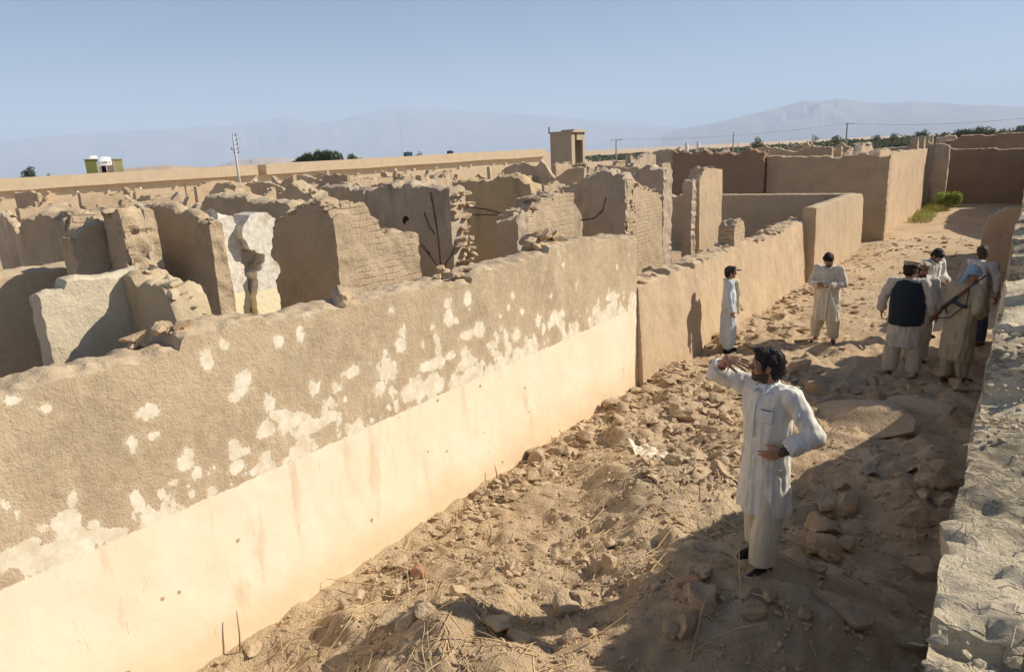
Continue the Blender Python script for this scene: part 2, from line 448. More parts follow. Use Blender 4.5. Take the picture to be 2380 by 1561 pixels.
# ================================================================== ALLEY WALL WITH CREAM DADO
def mat_alley():
    mt, t, b = nodes('cream_dado_and_flaking_whitewash'); co = objco(t)
    col = mud_base(t, co, (.49, .375, .245), .9)
    col = mix(t, mth(t, 'MULTIPLY', sstep(t, noise_n(t, objco(t, (1, 1, .5)), 1.9, 9, .7, .7), .5, .68), .5), col, (.60, .48, .33))
    col = mix(t, mth(t, 'MULTIPLY', sstep(t, noise_n(t, objco(t, (1, .7, 1.2)), 2.7, 9, .75, .5), .54, .66), .45), col, (.37, .27, .17))
    at = N(t, 'ShaderNodeAttribute', attribute_name='whitewash').outputs['Fac']
    n = noise_n(t, objco(t, (1, 1, .7)), 11, 10, .72)
    n2 = noise_n(t, objco(t, (1, 1, .6)), 3.5, 10, .75, .8)
    v = mth(t, 'ADD', at, mth(t, 'ADD', mth(t, 'MULTIPLY', mth(t, 'SUBTRACT', n, .5), 1.5), mth(t, 'MULTIPLY', mth(t, 'SUBTRACT', n2, .5), 1.3)))
    white = ramp(t, noise_n(t, co, 11, 6, .6), [(.3, (.66, .54, .37)), (.65, (.84, .76, .61))])
    faint = sstep(t, v, .05, .55); hard = sstep(t, v, .47, .53)
    col = mix(t, mth(t, 'MULTIPLY', faint, .6), col, (.66, .52, .34))
    col = mix(t, hard, col, white)
    tc = N(t, 'ShaderNodeTexCoord'); sp = N(t, 'ShaderNodeSeparateXYZ'); t.links.new(tc.outputs['Object'], sp.inputs[0])
    z = sp.outputs[2]
    cr = ramp(t, noise_n(t, objco(t, (1, 1, .6)), 1.7, 8, .6), [(.25, (.80, .67, .47)), (.5, (.84, .73, .54)), (.75, (.87, .78, .61))])
    low = sstep(t, mth(t, 'ADD', z, mth(t, 'MULTIPLY', mth(t, 'SUBTRACT', noise_n(t, co, 1.2, 5, .6), .5), .7)), .62, .05)
    cr = mix(t, mth(t, 'MULTIPLY', low, .7), cr, (.74, .54, .33))
    dk = noise_n(t, objco(t, (1, 1, .25)), 3.2, 6, .6)
    cr = mix(t, mth(t, 'MULTIPLY', sstep(t, dk, .58, .70), .65), cr, (.68, .52, .33))
    vor = N(t, 'ShaderNodeTexVoronoi'); vor.inputs['Scale'].default_value = 4.2; vor.inputs['Randomness'].default_value = 1
    t.links.new(co, vor.inputs['Vector'])
    chip = mth(t, 'MULTIPLY', sstep(t, mth(t, 'ADD', vor.outputs['Distance'], mth(t, 'MULTIPLY', noise_n(t, co, 40, 3, .6), .06)), .125, .10), sstep(t, noise_n(t, co, .8, 2, .5), .44, .5))
    cr = mix(t, mth(t, 'MULTIPLY', chip, .85), cr, (.40, .27, .15))
    sc2 = sstep(t, noise_n(t, objco(t, (1, 1, .22)), 13, 8, .8, 1.2), .60, .66)
    cr = mix(t, mth(t, 'MULTIPLY', sc2, .6), cr, (.55, .41, .25))
    edge = mth(t, 'ADD', z, mth(t, 'MULTIPLY', mth(t, 'SUBTRACT', noise_n(t, co, 5, 8, .75), .5), .085))
    f = sstep(t, edge, 1.30, 1.312)
    col = mix(t, f, cr, col)
    t.links.new(col, b.inputs['Base Color'])
    plas = mth(t, 'MAXIMUM', hard, mth(t, 'SUBTRACT', 1.0, f))
    rough = mix_h(t, (noise_n(t, co, 9, 8, .7), 1.), (noise_n(t, co, 55, 4, .6), .45), (straw_h(t), -.10), (noise_n(t, objco(t, (1, 1, .5)), 24, 5, .7), .5))
    h = mth(t, 'ADD', mth(t, 'MULTIPLY', rough, mth(t, 'SUBTRACT', 1.0, mth(t, 'MULTIPLY', plas, .88))), mth(t, 'MULTIPLY', plas, 1.7))
    bump(t, b, h, .45, .04)
    return mt
M['alley'] = mat_alley()
pts = [(0, 940), (40, 905), (230, 862), (412, 822), (425, 775), (640, 745), (850, 697), (1000, 672), (1130, 640), (1210, 608), (1330, 565), (1480, 548), (1502, 545)]
prof = [tuple(onX(p, WX)[1:]) for p in pts]
prof = [(.2, prof[0][1]-.03)]+prof; prof[-1] = (9.58, prof[-1][1])
aw = wall('long mud alley wall with cream painted lower band and peeling whitewash', 'Y', WX, prof, M['alley'], t=.42, res=.027, jag=.025, rough=.0025, batter=.02, seed=3, chunks=0, endjag=.015, cat='mud wall', name='alley_wall', toprough=.7)
def paint(o):
    me = o.data; n = len(me.vertices); co = np.empty(n*3); me.vertices.foreach_get('co', co); co = co.reshape(-1, 3)+np.array(o.location)
    y, z = co[:, 1], co[:, 2]; v = np.full(n, -.55)
    blobs = [(345, 955, 34, 22), (355, 1010, 18, 10), (318, 1155, 24, 40), (432, 1072, 22, 20), (565, 890, 20, 30), (545, 920, 14, 10), (545, 1045, 20, 25), (548, 1085, 18, 16), (615, 1000, 22, 18),
             (640, 965, 12, 10), (680, 975, 26, 14), (720, 990, 22, 12), (770, 965, 14, 14), (1043, 740, 11, 18), (1112, 765, 12, 16), (1088, 775, 14, 10), (1060, 745, 6, 8), (1292, 738, 14, 18), (1275, 755, 6, 10),
             (815, 865, 22, 14), (900, 860, 24, 34), (930, 800, 14, 22), (880, 900, 20, 20), (1010, 845, 26, 14), (960, 905, 30, 18), (1005, 890, 20, 24), (1045, 825, 14, 10), (1085, 845, 16, 10), (1140, 800, 9, 8),
             (1385, 715, 10, 22), (1400, 735, 16, 14), (1425, 700, 9, 26), (1440, 730, 12, 16), (1470, 700, 8, 26), (1415, 690, 10, 10), (1330, 770, 10, 18), (1340, 790, 20, 6), (20, 1290, 60, 30), (150, 1210, 34, 26), (180, 1250, 30, 20), (60, 1270, 40, 26), (215, 1215, 14, 10),
             (480, 830, 20, 30), (520, 800, 14, 20), (1210, 850, 20, 12), (1160, 860, 26, 14), (400, 1120, 16, 8), (230, 1240, 20, 14), (130, 700, 8, 8), (30, 930, 24, 12), (110, 945, 16, 8)]
    for px, py, rx, ry in blobs:
        c = onX((px, py), WX); a = onX((px+rx, py), WX); b_ = onX((px, py+ry), WX)
        ry_ = max(.03, abs(a[1]-c[1])); rz_ = max(.03, abs(b_[2]-c[2]))
        d2 = ((y-c[1])/ry_)**2+((z-c[2])/rz_)**2
        v = np.maximum(v, 1.0*np.exp(-d2*.62)-.12)
    rb = np.random.RandomState(4)
    for k in range(260):
        zc = 1.33+min(1.0, rb.exponential(.26)); yc = rb.uniform(.8, 9.5); ra_ = rb.uniform(.012, .06); rb_ = ra_*rb.uniform(.7, 1.8); pk = rb.uniform(.4, .95)
        v = np.maximum(v, pk*np.exp(-.5*(((y-yc)/ra_)**2+((z-zc)/rb_)**2))-.1)
    nearband = np.exp(-np.maximum(z-1.31, 0)/.17)
    P = np.stack([0*y, y, z], -1)
    v = v+nearband*(.5+.5*fbm(P, .5, 77, 2))+.22*fbm(P, .8, 12, 3)
    v = np.maximum(v, (.25+.3*fbm(P*np.array([1, 1, .4]), .35, 99, 3)-.25))
    at = me.attributes.new('whitewash', 'FLOAT', 'POINT'); at.data.foreach_set('value', v.astype(np.float32))
paint(aw)
pr2 = [tuple(onX(p, WX)[1:]) for p in [(1502, 655), (1520, 649), (1604, 621), (1650, 600), (1706, 577), (1789, 553), (1850, 522), (1889, 508)]]
M['alley2'] = mat_mud('pinkish_mud_render_with_drips', (.52, .385, .25), bump_s=.3, straw=.5, var=.8)
wall('lower pinkish mud wall behind the man in the cap, rubble on its crown', 'Y', WX+.012, [(9.585, pr2[0][1])]+pr2[1:], M['alley2'], t=.5, res=.045, jag=.05, rough=.008, batter=.12, endjag=.006, seed=11, chunks=16, csize=.2, cat='mud wall', name='alley_wall')
wall('square brick stub standing on the crown of the pinkish wall', 'Y', WX-.12, [(14.3, 2.0), (14.6, 2.08), (14.95, 2.02)], 'mud_brick_light', t=.34, z0=1.55, res=.04, seed=12, chunks=3, name='brick_stub', cat='brick stub')
# low rounded wall and its wing
wall('smooth low tan wall with rounded top at the bend of the alley', 'Y', -4.45, [(19.45, 1.93), (20.5, 1.97), (25.3, 1.9), (25.62, 1.84), (25.8, 1.7)], 'mud_smooth', t=.34, res=.06, jag=.01, rough=.008, seed=14, endjag=.01, cat='mud wall', name='courtyard_wall', toprough=.3)
wall('long low shaded courtyard wall with thin sunlit crown', 'X', 25.55, [(-14.5, 1.8), (-10, 1.84), (-4.82, 1.88)], 'mud_smooth', t=.34, res=.08, jag=.012, rough=.008, seed=15, endjag=.01, cat='mud wall', name='courtyard_wall', toprough=.3)
# tall corner compound
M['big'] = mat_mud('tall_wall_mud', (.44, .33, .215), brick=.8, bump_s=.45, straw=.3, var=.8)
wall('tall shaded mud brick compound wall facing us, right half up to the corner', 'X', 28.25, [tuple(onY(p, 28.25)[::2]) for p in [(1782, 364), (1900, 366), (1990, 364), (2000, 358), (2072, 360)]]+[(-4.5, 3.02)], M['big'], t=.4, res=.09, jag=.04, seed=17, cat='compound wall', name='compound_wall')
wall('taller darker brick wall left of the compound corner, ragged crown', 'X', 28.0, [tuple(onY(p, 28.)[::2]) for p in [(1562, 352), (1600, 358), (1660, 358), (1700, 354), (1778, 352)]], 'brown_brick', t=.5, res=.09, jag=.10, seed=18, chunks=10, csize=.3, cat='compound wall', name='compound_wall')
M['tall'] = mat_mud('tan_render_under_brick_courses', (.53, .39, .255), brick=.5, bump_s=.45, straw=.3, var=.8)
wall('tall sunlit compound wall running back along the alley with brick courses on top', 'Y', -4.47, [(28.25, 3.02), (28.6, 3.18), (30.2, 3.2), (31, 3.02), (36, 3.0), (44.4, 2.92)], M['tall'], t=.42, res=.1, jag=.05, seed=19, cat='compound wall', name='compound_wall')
for k, (a, tt) in enumerate(((38.2, 'first'), (40.6, 'second'), (42.3, 'third'), (44.0, 'last'))):
    wall('small pointed mud merlon, %s of four on the tall sunlit wall' % tt, 'Y', -4.5, [(a, 3.3), (a+.12, 3.62-.0*k), (a+.3, 3.5), (a+.6, 3.1)], 'mud', t=.3, z0=2.75, res=.08, seed=20+k, name='merlon', cat='merlon', group='merlons at the far end of the tall sunlit wall')
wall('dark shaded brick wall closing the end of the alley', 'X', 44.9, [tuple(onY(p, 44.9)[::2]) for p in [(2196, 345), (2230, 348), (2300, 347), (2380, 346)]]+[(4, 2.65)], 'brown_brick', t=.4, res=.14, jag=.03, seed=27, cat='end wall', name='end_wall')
wall('upper wall with square notch behind the alley end wall', 'X', 52, [tuple(onY(p, 52.)[::2]) for p in [(2196, 328), (2222, 326), (2224, 326), (2226, 316), (2310, 315), (2313, 315), (2316, 311), (2380, 308)]]+[(4, 4.1)], 'brown_brick', t=1.5, res=.16, jag=.01, seed=28, cat='end wall', name='end_wall')

# ================================================================== RIGHT-HAND WALL (we look down on its crown)
def rwall(label, y0, y1, prof, seed, t=2.6, x=-.1, res=.05, **kw):
    return wall(label, 'Y', x+t, prof, kw.pop('mat', 'roof_mud'), t=t, res=res, seed=seed, jag=.035, rough=.02, name=kw.pop('name', 'roof_edge_wall'), cat=kw.pop('cat', 'mud wall'), **kw)
rwall('pale sunlit mud roof edge close at the right of the photo', 1, 4.4, [(-.8, 2.2), (2.0, 2.22), (2.05, 2.14), (3.0, 2.2), (4.2, 2.2)], 30, res=.025, toprough=.9)
rwall('pale crumbling wall top just past the near roof edge', 4.4, 8, [(4.25, 2.08), (5.15, 2.04), (5.3, 2.24), (6.2, 2.38), (6.9, 2.46), (7.6, 2.32), (8.0, 2.15)], 31, res=.04, toprough=.9)
rwall('worn down low stretch of the right hand wall', 8, 10.8, [(8.02, 2.1), (9.0, 1.75), (9.6, 1.42), (10.3, 1.22), (10.8, 1.6)], 32, toprough=1.0, t=2.0)
rwall('broken right hand wall with stepped sunlit crown', 10.8, 15, [(10.85, 2.05), (11.6, 2.3), (13.2, 2.5), (14.2, 2.1), (14.9, 1.6)], 33, toprough=1.0, t=2.0)
rwall('far right hand wall stretch past the gap', 16.7, 27, [(16.75, 1.9), (18, 2.05), (21, 2.16), (25, 2.22), (27.2, 1.95)], 34, t=.5, res=.09, mat='mud')
wall('tall wall out on the right shading the alley end', 'Y', 1.0, [(29.5, 1.2), (33, 2.4), (36, 3.2), (41, 3.5), (44.8, 3.3)], 'mud', t=.45, res=.2, seed=35, name='alley_wall', cat='mud wall')
wall('rounded brown wall end jutting into the alley shade at far right', 'X', 22.6, [(-.95, 1.1), (-.8, 1.5), (-.45, 1.7), (.1, 1.75)], 'mud_pink', t=.5, res=.08, jag=.02, seed=36, endjag=.02, name='wall_stub', cat='wall stub')

# ================================================================== NEAR RUINS
F7 = -7.0
XL = -8.4
wall('low tan wall at far left with a curved shadow on it', 'Y', XL, [(1.0, 2.74)]+[tuple(onX(p, XL)[1:]) for p in [(0, 648), (130, 632), (262, 612)]]+[(3.88, 2.7)], 'mud_smooth', t=.4, res=.06, jag=.02, seed=40, cat='ruined wall')
XB = -5.95
pb = [tuple(onX(p, XB)[1:]) for p in [(92, 704), (108, 690), (150, 672), (183, 657), (240, 650), (288, 645), (333, 641)]]
YB = pb[-2][0]
M['white_ruin'] = mat_mud('worn_whitewash', (.56, .475, .34), bump_s=.5, straw=.3, var=.9, stain=(.40, .28, .17)); M['warm_grey'] = mat_mud('warm_grey_plaster', (.48, .38, .25), bump_s=.4, straw=.4, var=.8, stain=(.36, .27, .17))
wall('whitewashed ruined wall stub with shadow across it, near left', 'Y', XB, pb, M['white_ruin'], t=.2, res=.03, jag=.012, rough=.004, seed=41, cat='ruined wall', z0=-.1, endjag=.006, toprough=.6)
wall('crumbling stepped cross wall joined to the whitewashed stub', 'X', YB, [tuple(onY(p, YB)[::2]) for p in [(286, 648), (330, 654), (372, 668), (392, 690), (398, 704), (424, 716), (432, 745)]]+[(-5.16, 2.35)], 'warm_grey', t=.3, res=.03, jag=.05, seed=42, chunks=8, csize=.12, cat='ruined wall')
YC = onX((155, 520), -9.5)[1]
wall('brown shaded cross wall at left edge, rounded top', 'X', YC, [tuple(onY(p, YC)[::2]) for p in [(42, 530), (60, 512), (110, 505), (152, 518)]], 'mud', t=.35, seed=43, cat='ruined wall')
wall('tan brick wall with patches of white, second from left edge', 'Y', -9.5, [(YC, 3.05)]+[tuple(onX(p, -9.5)[1:]) for p in [(158, 505), (200, 500), (262, 498)]], 'mud_brick', t=.35, seed=44, cat='ruined wall', chunks=4)
YD = onX((278, 500), -7.3)[1]
wall('broken brick pier left of the deep dark gap between two rooms', 'Y', -7.3, [tuple(onX(p, -7.3)[1:]) for p in [(280, 500), (288, 492), (297, 496)]], 'mud_brick', t=.42, seed=45, cat='ruined wall', chunks=3, res=.035)
wall('thin whitewashed jamb right of the deep dark gap', 'Y', -7.3, [tuple(onX(p, -7.3)[1:]) for p in [(329, 492), (336, 486), (345, 486)]], 'white_ruin', t=.42, seed=145, cat='ruined wall', res=.035)
wall('brown back wall closing the deep dark gap', 'Y', -7.74, [(3.0, 3.1), (3.35, 3.25), (3.7, 3.2)], 'mud', t=.25, seed=146, cat='ruined wall', res=.05)
wall('rubble sill at the foot of the deep dark gap', 'Y', -7.36, [(3.2, 2.62), (3.32, 2.74), (3.46, 2.66)], 'mud_brick', t=.3, seed=147, cat='ruined wall', chunks=6, csize=.12, res=.035)
wall('narrow brown wall face left of the dark hole', 'X', YD, [tuple(onY(p, YD)[::2]) for p in [(240, 505), (252, 492), (280, 500)]], 'mud', t=.35, seed=46, cat='ruined wall', chunks=4, res=.04)
YE = 4.0
wall('tall dark shaded cross wall with crumbled crown left of the white plaster strip', 'X', YE, [tuple(onY(p, YE)[::2]) for p in [(338, 484), (360, 476), (400, 484), (440, 506), (470, 528), (488, 534)]], 'mud', t=.16, res=.04, jag=.06, endjag=.012, seed=47, chunks=16, csize=.13, cat='ruined wall')
wall('narrow white plaster strip of wall with cream lower band', 'Y', F7-.02, [tuple(onX(p, F7)[1:]) for p in [(497, 512), (515, 508), (540, 510), (560, 520)]], 'white_plaster', t=.25, res=.03, jag=.03, seed=48, cat='ruined wall')
wall('tan inner wall with green painted lower band seen through a gap', 'X', 6.5, [tuple(onY(p, 6.5)[::2]) for p in [(462, 482), (477, 462), (572, 465), (600, 478), (660, 470), (700, 500)]], 'green_dado', t=.35, seed=49, cat='ruined wall', chunks=6)
YI = 5.7
wall('wide dark shaded cross wall with heaped rubble crown', 'X', YI, [tuple(onY(p, YI)[::2]) for p in [(632, 526), (655, 512), (690, 500), (705, 484), (740, 478), (765, 492), (776, 506)]], 'mud', endjag=.01, t=.3, res=.045, jag=.06, seed=50, chunks=26, csize=.16, cat='ruined wall')
wall('sunlit mud brick wall stepping down to the right of the dark cross wall', 'Y', F7, [tuple(onX(p, F7)[1:]) for p in [(778, 505), (800, 482), (850, 482), (872, 505), (884, 535), (890, 545), (930, 545), (974, 546)]], 'mud_brick_light', t=.4, res=.045, jag=.05, rough=.012, seed=51, chunks=9, csize=.16, cat='ruined wall')
wall('plain brown back wall behind the rubble heaped crown', 'X', 9.2, [tuple(onY(p, 9.2)[::2]) for p in [(745, 445), (760, 436), (830, 438), (845, 440)]], 'mud_grey', t=.35, seed=52, cat='ruined wall', chunks=2)
wall('small stained brown wall with spiky crown', 'X', 8.4, [tuple(onY(p, 8.4)[::2]) for p in [(650, 462), (672, 442), (690, 448), (720, 446), (738, 462)]], 'warm_grey', t=.35, jag=.12, seed=53, cat='ruined wall', chunks=4)
YM = onX((1045, 440), F7)[1]
bigw = wall('broad grey plaster wall with forked dark channels and a round hole painted as a dark disc', 'X', YM, [tuple(onY(p, YM)[::2]) for p in [(842, 452), (850, 444), (900, 436), (945, 432), (1000, 438), (1046, 440)]], 'mud_grey', t=.36, res=.05, jag=.035, rough=.006, seed=54, chunks=8, endjag=.012, cat='ruined wall', name='ruined_wall')
M['channel'] = mat_plain('dark_plaster_channel', (.15, .105, .07), var=.3)
M['hole'] = mat_plain('hole_shade', (.03, .02, .015))  # near-black disc, the shade inside the round hole put into its colour
def channel(parent, Y, pxs, r=.011):
    mb = MB(); P = [onY(p, Y-.004) for p in pxs]
    P = np.array(P); tt = np.linspace(0, len(P)-1, 24); P = np.stack([np.interp(tt, range(len(P)), P[:, k]) for k in range(3)], -1)
    P[:, 0] += n1(tt, .8, 5)*.012; P[:, 2] += n1(tt+9, .8, 6)*.012
    mb.tube(P, r*(1+.3*n1(tt, .6, 8)), 6)
    o = mb.build('channel', M['channel'], parent, tuple(P[12]), True); return o
for px in ([(1000, 448), (1010, 500), (1020, 560), (1025, 625)], [(985, 495), (1000, 530), (1012, 545)], [(850, 558), (965, 556), (1005, 600), (1022, 628)], [(1058, 575), (1040, 605), (1030, 628)], [(955, 545), (975, 560), (1000, 590)]):
    channel(bigw, YM-.01, px)
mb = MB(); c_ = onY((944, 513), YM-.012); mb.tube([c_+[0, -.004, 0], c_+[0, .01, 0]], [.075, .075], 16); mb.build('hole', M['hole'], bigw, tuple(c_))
YN = 12.0
yw_ = wall('ochre stained inner wall with two dark horizontal lines', 'X', YN, [tuple(onY(p, YN)[::2]) for p in [(1050, 424), (1100, 418), (1150, 416), (1200, 412), (1235, 432)]], 'ochre', t=.4, res=.08, jag=.05, seed=55, cat='ruined wall', chunks=6)
channel(yw_, YN-.01, [(1075, 478), (1130, 486), (1190, 505)], .014); channel(yw_, YN-.01, [(1078, 498), (1190, 499)], .012)
YO = 9.35
wall('small grey shaded wall face left of the sunlit wall with slanting crown', 'X', YO, [tuple(onY(p, YO)[::2]) for p in [(1150, 515), (1165, 506), (1204, 505)]], 'mud_grey', t=.3, seed=56, cat='ruined wall', res=.05)
wall('sunlit mud wall with slanting rubble crown in the middle of the photo', 'Y', F7, [tuple(onX(p, F7)[1:]) for p in [(1206, 508), (1222, 495), (1245, 482), (1262, 462), (1300, 452), (1334, 454)]], 'mud_brick_light', t=.5, res=.05, jag=.05, rough=.012, seed=57, chunks=22, csize=.2, cat='ruined wall')
YQ = onX((1453, 418), F7)[1]
qw = wall('grey shaded cross wall with a deep curved crack', 'X', YQ, [tuple(onY(p, YQ)[::2]) for p in [(1350, 425), (1362, 410), (1390, 405), (1440, 410), (1455, 420)]], 'mud_grey', t=.45, res=.06, seed=58, cat='ruined wall', chunks=8)
channel(qw, YQ-.01, [(1408, 460), (1400, 490), (1380, 508), (1350, 512)], .015)
wall('sunlit mud wall right of the grey cracked wall, bare brick at its end', 'Y', F7, [tuple(onX(p, F7)[1:]) for p in [(1455, 418), (1475, 428), (1505, 438), (1530, 450), (1540, 475)]], 'mud_brick_light', t=.45, res=.06, jag=.05, seed=59, chunks=12, csize=.2, cat='ruined wall')
wall('shaded wall with a rubble peak and a white streak down its end', 'X', 16.2, [tuple(onY(p, 16.2)[::2]) for p in [(1465, 410), (1490, 390), (1505, 388), (1530, 396), (1545, 400)]], 'mud_grey', t=.5, res=.07, seed=60, cat='ruined wall', chunks=8)
wall('tall free standing mud pier with sliding rubble top', 'Y', F7, [tuple(onX(p, F7)[1:]) for p in [(1626, 420), (1636, 398), (1660, 392), (1680, 394)]], 'mud_pink', t=.36, endjag=.008, res=.05, jag=.03, seed=61, chunks=14, csize=.2, cat='ruined wall', name='mud_pier')
wall('narrow shaded face of wall beside the free standing pier', 'X', 17.1, [tuple(onY(p, 17.1)[::2]) for p in [(1586, 426), (1611, 421)]], 'mud_grey', t=.25, res=.05, jag=.01, seed=62, cat='ruined wall')
M['white_ruin'] = M['white_ruin']
def brick_end(parent, axis, face, at_, z0, z1, t, seed, lean=0., mat='mud'):
    r2 = random.Random(seed); mb = MB(); z = z0
    while z < z1:
        u = 0
        while u < t:
            w = r2.uniform(.12, .24); out = r2.uniform(-.02, .055)+lean*(z1-z)
            if r2.random() < .86:
                c = (at_+out-.08, face+u+w/2, z) if axis == 'X' else (face-u-w/2, at_+out-.08, z)
                d = (.22, w*.92, .072) if axis == 'X' else (w*.92, .22, .072)
                V_, F_ = chunk_geo(c, d, r2, 9, (r2.gauss(0, .05), r2.gauss(0, .05), r2.gauss(0, .08)), 3); mb.add(V_, F_)
            u += w
        z += .085
    mb.V = [v for v in mb.V]; o = mb.build('broken_brick_edge', M[mat], None, tuple(parent.location), True, 40); o.parent = parent; o.location = (0, 0, 0); return o
brick_end(bigw, 'X', YM, F7, 1.7, 3.15, .36, 5, .05)
brick_end(qw, 'X', YQ, F7-.02, 1.9, 2.95, .40, 6)
# the jagged white piece of wall, its outline irregular all round
def plate(label, pxs, X, t, mat, seed, name='ruined_wall'):
    P = [onX(p, X)[1:] for p in pxs]
    out = []
    for i in range(len(P)):
        a, b_ = np.array(P[i]), np.array(P[(i+1) % len(P)]); n = max(1, int(np.linalg.norm(b_-a)/.02))
        for k in range(n): out.append(a+(b_-a)*k/n)
    out = np.array(out); out += .020*np.stack([noise3(np.c_[out, out[:, :1]], .07, seed), noise3(np.c_[out, out[:, :1]], .07, seed+1)], -1)+.014*np.stack([noise3(np.c_[out, out[:, :1]], .03, seed+5), noise3(np.c_[out, out[:, :1]], .03, seed+6)], -1)
    bm = bmesh.new(); vs = [bm.verts.new((X, p[0], p[1])) for p in out]
    f = bm.faces.new(vs); r = bmesh.ops.extrude_face_region(bm, geom=[f])
    for v in [g for g in r['geom'] if isinstance(g, bmesh.types.BMVert)]: v.co.x -= t+.05*float(noise3(np.array([[v.co.y, v.co.z, 1.]]), .1, seed+3)[0])
    bmesh.ops.recalc_face_normals(bm, faces=bm.faces)
    bmesh.ops.triangulate(bm, faces=bm.faces)
    loc = Vector((X, float(out[:, 0].mean()), 0))
    for v in bm.verts: v.co -= loc
    me = bpy.data.meshes.new(name); bm.to_mesh(me); bm.free(); me.materials.append(M[mat]); o = bpy.data.objects.new(name, me); o.location = loc; C.objects.link(o)
    return tag(o, label, 'ruined wall')
plate('jagged pale piece of wall, pinched to a narrow waist, beside the green band', [(572, 512), (582, 498), (600, 492), (622, 494), (634, 504), (640, 512), (633, 540), (636, 570), (630, 592), (640, 600), (650, 614), (649, 640), (642, 652), (650, 690), (655, 770), (603, 780), (598, 700), (600, 668), (594, 640), (604, 622), (616, 606), (612, 594), (598, 584), (582, 578), (570, 560), (562, 545), (566, 528)], F7+.1, .28, 'white_plaster', 5)

# ================================================================== RUIN FIELD BEHIND (rooms on a loose grid)
rg = random.Random(21)
KINDS = ['flaked', 'flaked', 'mud', 'mud_brick_light', 'mud_smooth', 'mud_grey', 'mud_brick', 'mud_pink']
def zone(x, y):
    d = math.hypot(x, y); a = math.degrees(atan2(-x, y))
    side = ['right end', 'right of centre', 'centre', 'left of centre', 'left end'][int(np.clip((a-12)/12, 0, 4))]
    return side, ('near' if d < 20 else 'middle' if d < 34 else 'far' if d < 48 else 'farthest')
cnt = 0
def field_wall(axis, face, a, b_, z, seed):
    global cnt
    mid = (face, (a+b_)/2) if axis == 'Y' else ((a+b_)/2, face)
    side, far = zone(*mid); d = math.hypot(*mid)
    n = max(3, int((b_-a)/1.0)); pr = []
    for k in range(n+1):
        zz = z-(rg.random()**2.5)*1.3
        pr.append((a+(b_-a)*k/n, zz))
    cnt += 1
    col = {'Y': 'sunlit', 'X': 'shaded'}[axis]
    wall('broken mud wall with %s face, %s row, %s of the ruin field' % (col, far, side), axis, face, pr, rg.choice(KINDS), t=rg.uniform(.22, .4), res=max(.08, d/260), jag=.08, rough=.008, seed=seed,
         chunks=int(4+(b_-a)*1.2), csize=.24, group='broken walls with %s face, %s row, %s of the ruin field' % (col, far, side))
sdd = 100
xs = [-11.5, -14.5, -18, -21.5, -25, -29, -33, -38, -44, -51]
for i, x in enumerate(xs):
    y = 7.0+rg.uniform(0, 1.5)-x*.05
    ymax = 62
    while y < ymax:
        L = rg.uniform(2.4, 4.6)
        vis = (-x) < 1.0*y*6 and not (x > -14 and y < 10) and not (x > -13 and y > 22)
        if vis and y > -x*.28 and math.hypot(x, y) < 66:
            if rg.random() < .72: field_wall('Y', x+rg.uniform(-.3, .3), y, y+L*rg.uniform(.5, .95), rg.uniform(2.2, 2.85), sdd)
            sdd += 1
            if rg.random() < .62 and i > 0: field_wall('X', y+rg.uniform(-.4, .4), x-rg.uniform(1.5, 4), x, rg.uniform(2.2, 2.95), sdd)
            sdd += 1
        y += L
for k in range(16):                                              # behind the tall compound wall on the right
    x = rg.uniform(-14, -1.5) if k % 2 else rg.uniform(-30, -10); y = rg.uniform(33, 62)
    if x > -5: y = rg.uniform(54, 64)
    field_wall('X' if k % 3 else 'Y', y if k % 3 else x, (x if k % 3 else y)-2.4, (x if k % 3 else y)+1.8, rg.uniform(3.2, 3.55), 700+k)
print('field walls', cnt)
# ================================================================== FAR BUILDINGS
def hdir(p):
    d = ray(*p); h = np.array([d[0], d[1], 0]); return h/np.linalg.norm(h)
def at_d(p, dist):
    d = ray(*p); return CAMP+d*(dist/math.hypot(d[0], d[1]))
A = at_d((-60, 419), 84); B_ = at_d((1262, 346), 112)
A0 = np.array([A[0], A[1], 0]); B0 = np.array([B_[0], B_[1], 0]); L_ = np.linalg.norm(B0-A0); ang = atan2(B0[1]-A0[1], B0[0]-A0[0])
bl = empty('long_building', tuple(A0)); tag(bl, 'long low flat roofed mud building along the horizon behind the ruins', 'building')
M['far_mud'] = mat_mud('pale_far_mud', (.56, .45, .31), bump_s=.3, straw=.1, var=.5)
M['far_roof'] = mat_mud('pale_far_roof', (.60, .48, .33), bump_s=.3, straw=.1, var=.4)
def slab(f0, f1, o0, o1, z0, z1, name, mat, parent, n=60):
    """band along the building line; o = metres towards the viewer"""
    d = (B0-A0)/L_; nn = np.array([d[1], -d[0], 0])
    mb = MB(); V = []
    for k in range(n+1):
        f = f0+(f1-f0)*k/n; P = A0+d*L_*f; dz = (B_[2]-A[2])*f+.05*float(n1(f*L_, 5, 3)[0])
        for o, z in ((o0, z0), (o1, z0), (o1, z1), (o0, z1)): V.append(P+nn*o+np.array([0, 0, (z+dz) if z > .5 else z]))
    F = []
    for k in range(n):
        for q in range(4): F.append((k*4+q, k*4+(q+1) % 4, k*4+4+(q+1) % 4, k*4+4+q))
    F.append((0, 3, 2, 1)); F.append((n*4, n*4+1, n*4+2, n*4+3))
    mb.add(np.array(V), F); bmx = mb.build(name, mat, parent, tuple(A0)); return bmx
zt = A[2]
slab(0, 1, -12, 0, -.2, zt-1.15, 'wall', M['far_mud'], bl)
slab(-.002, .372, -12.4, .55, zt-1.15, zt, 'roof_parapet', M['far_roof'], bl)
slab(.386, 1.002, -12.4, .55, zt-1.15, zt, 'roof_parapet', M['far_roof'], bl)
slab(0, 1, .02, .9, -.2, zt-2.2, 'wall_base', M['far_mud'], bl)
d_ = (B0-A0)/L_; n_v = np.array([d_[1], -d_[0], 0])
M['white'] = mat_plain('white_paint', (.8, .78, .74)); M['dark'] = mat_plain('dark_opening', (.05, .035, .025))
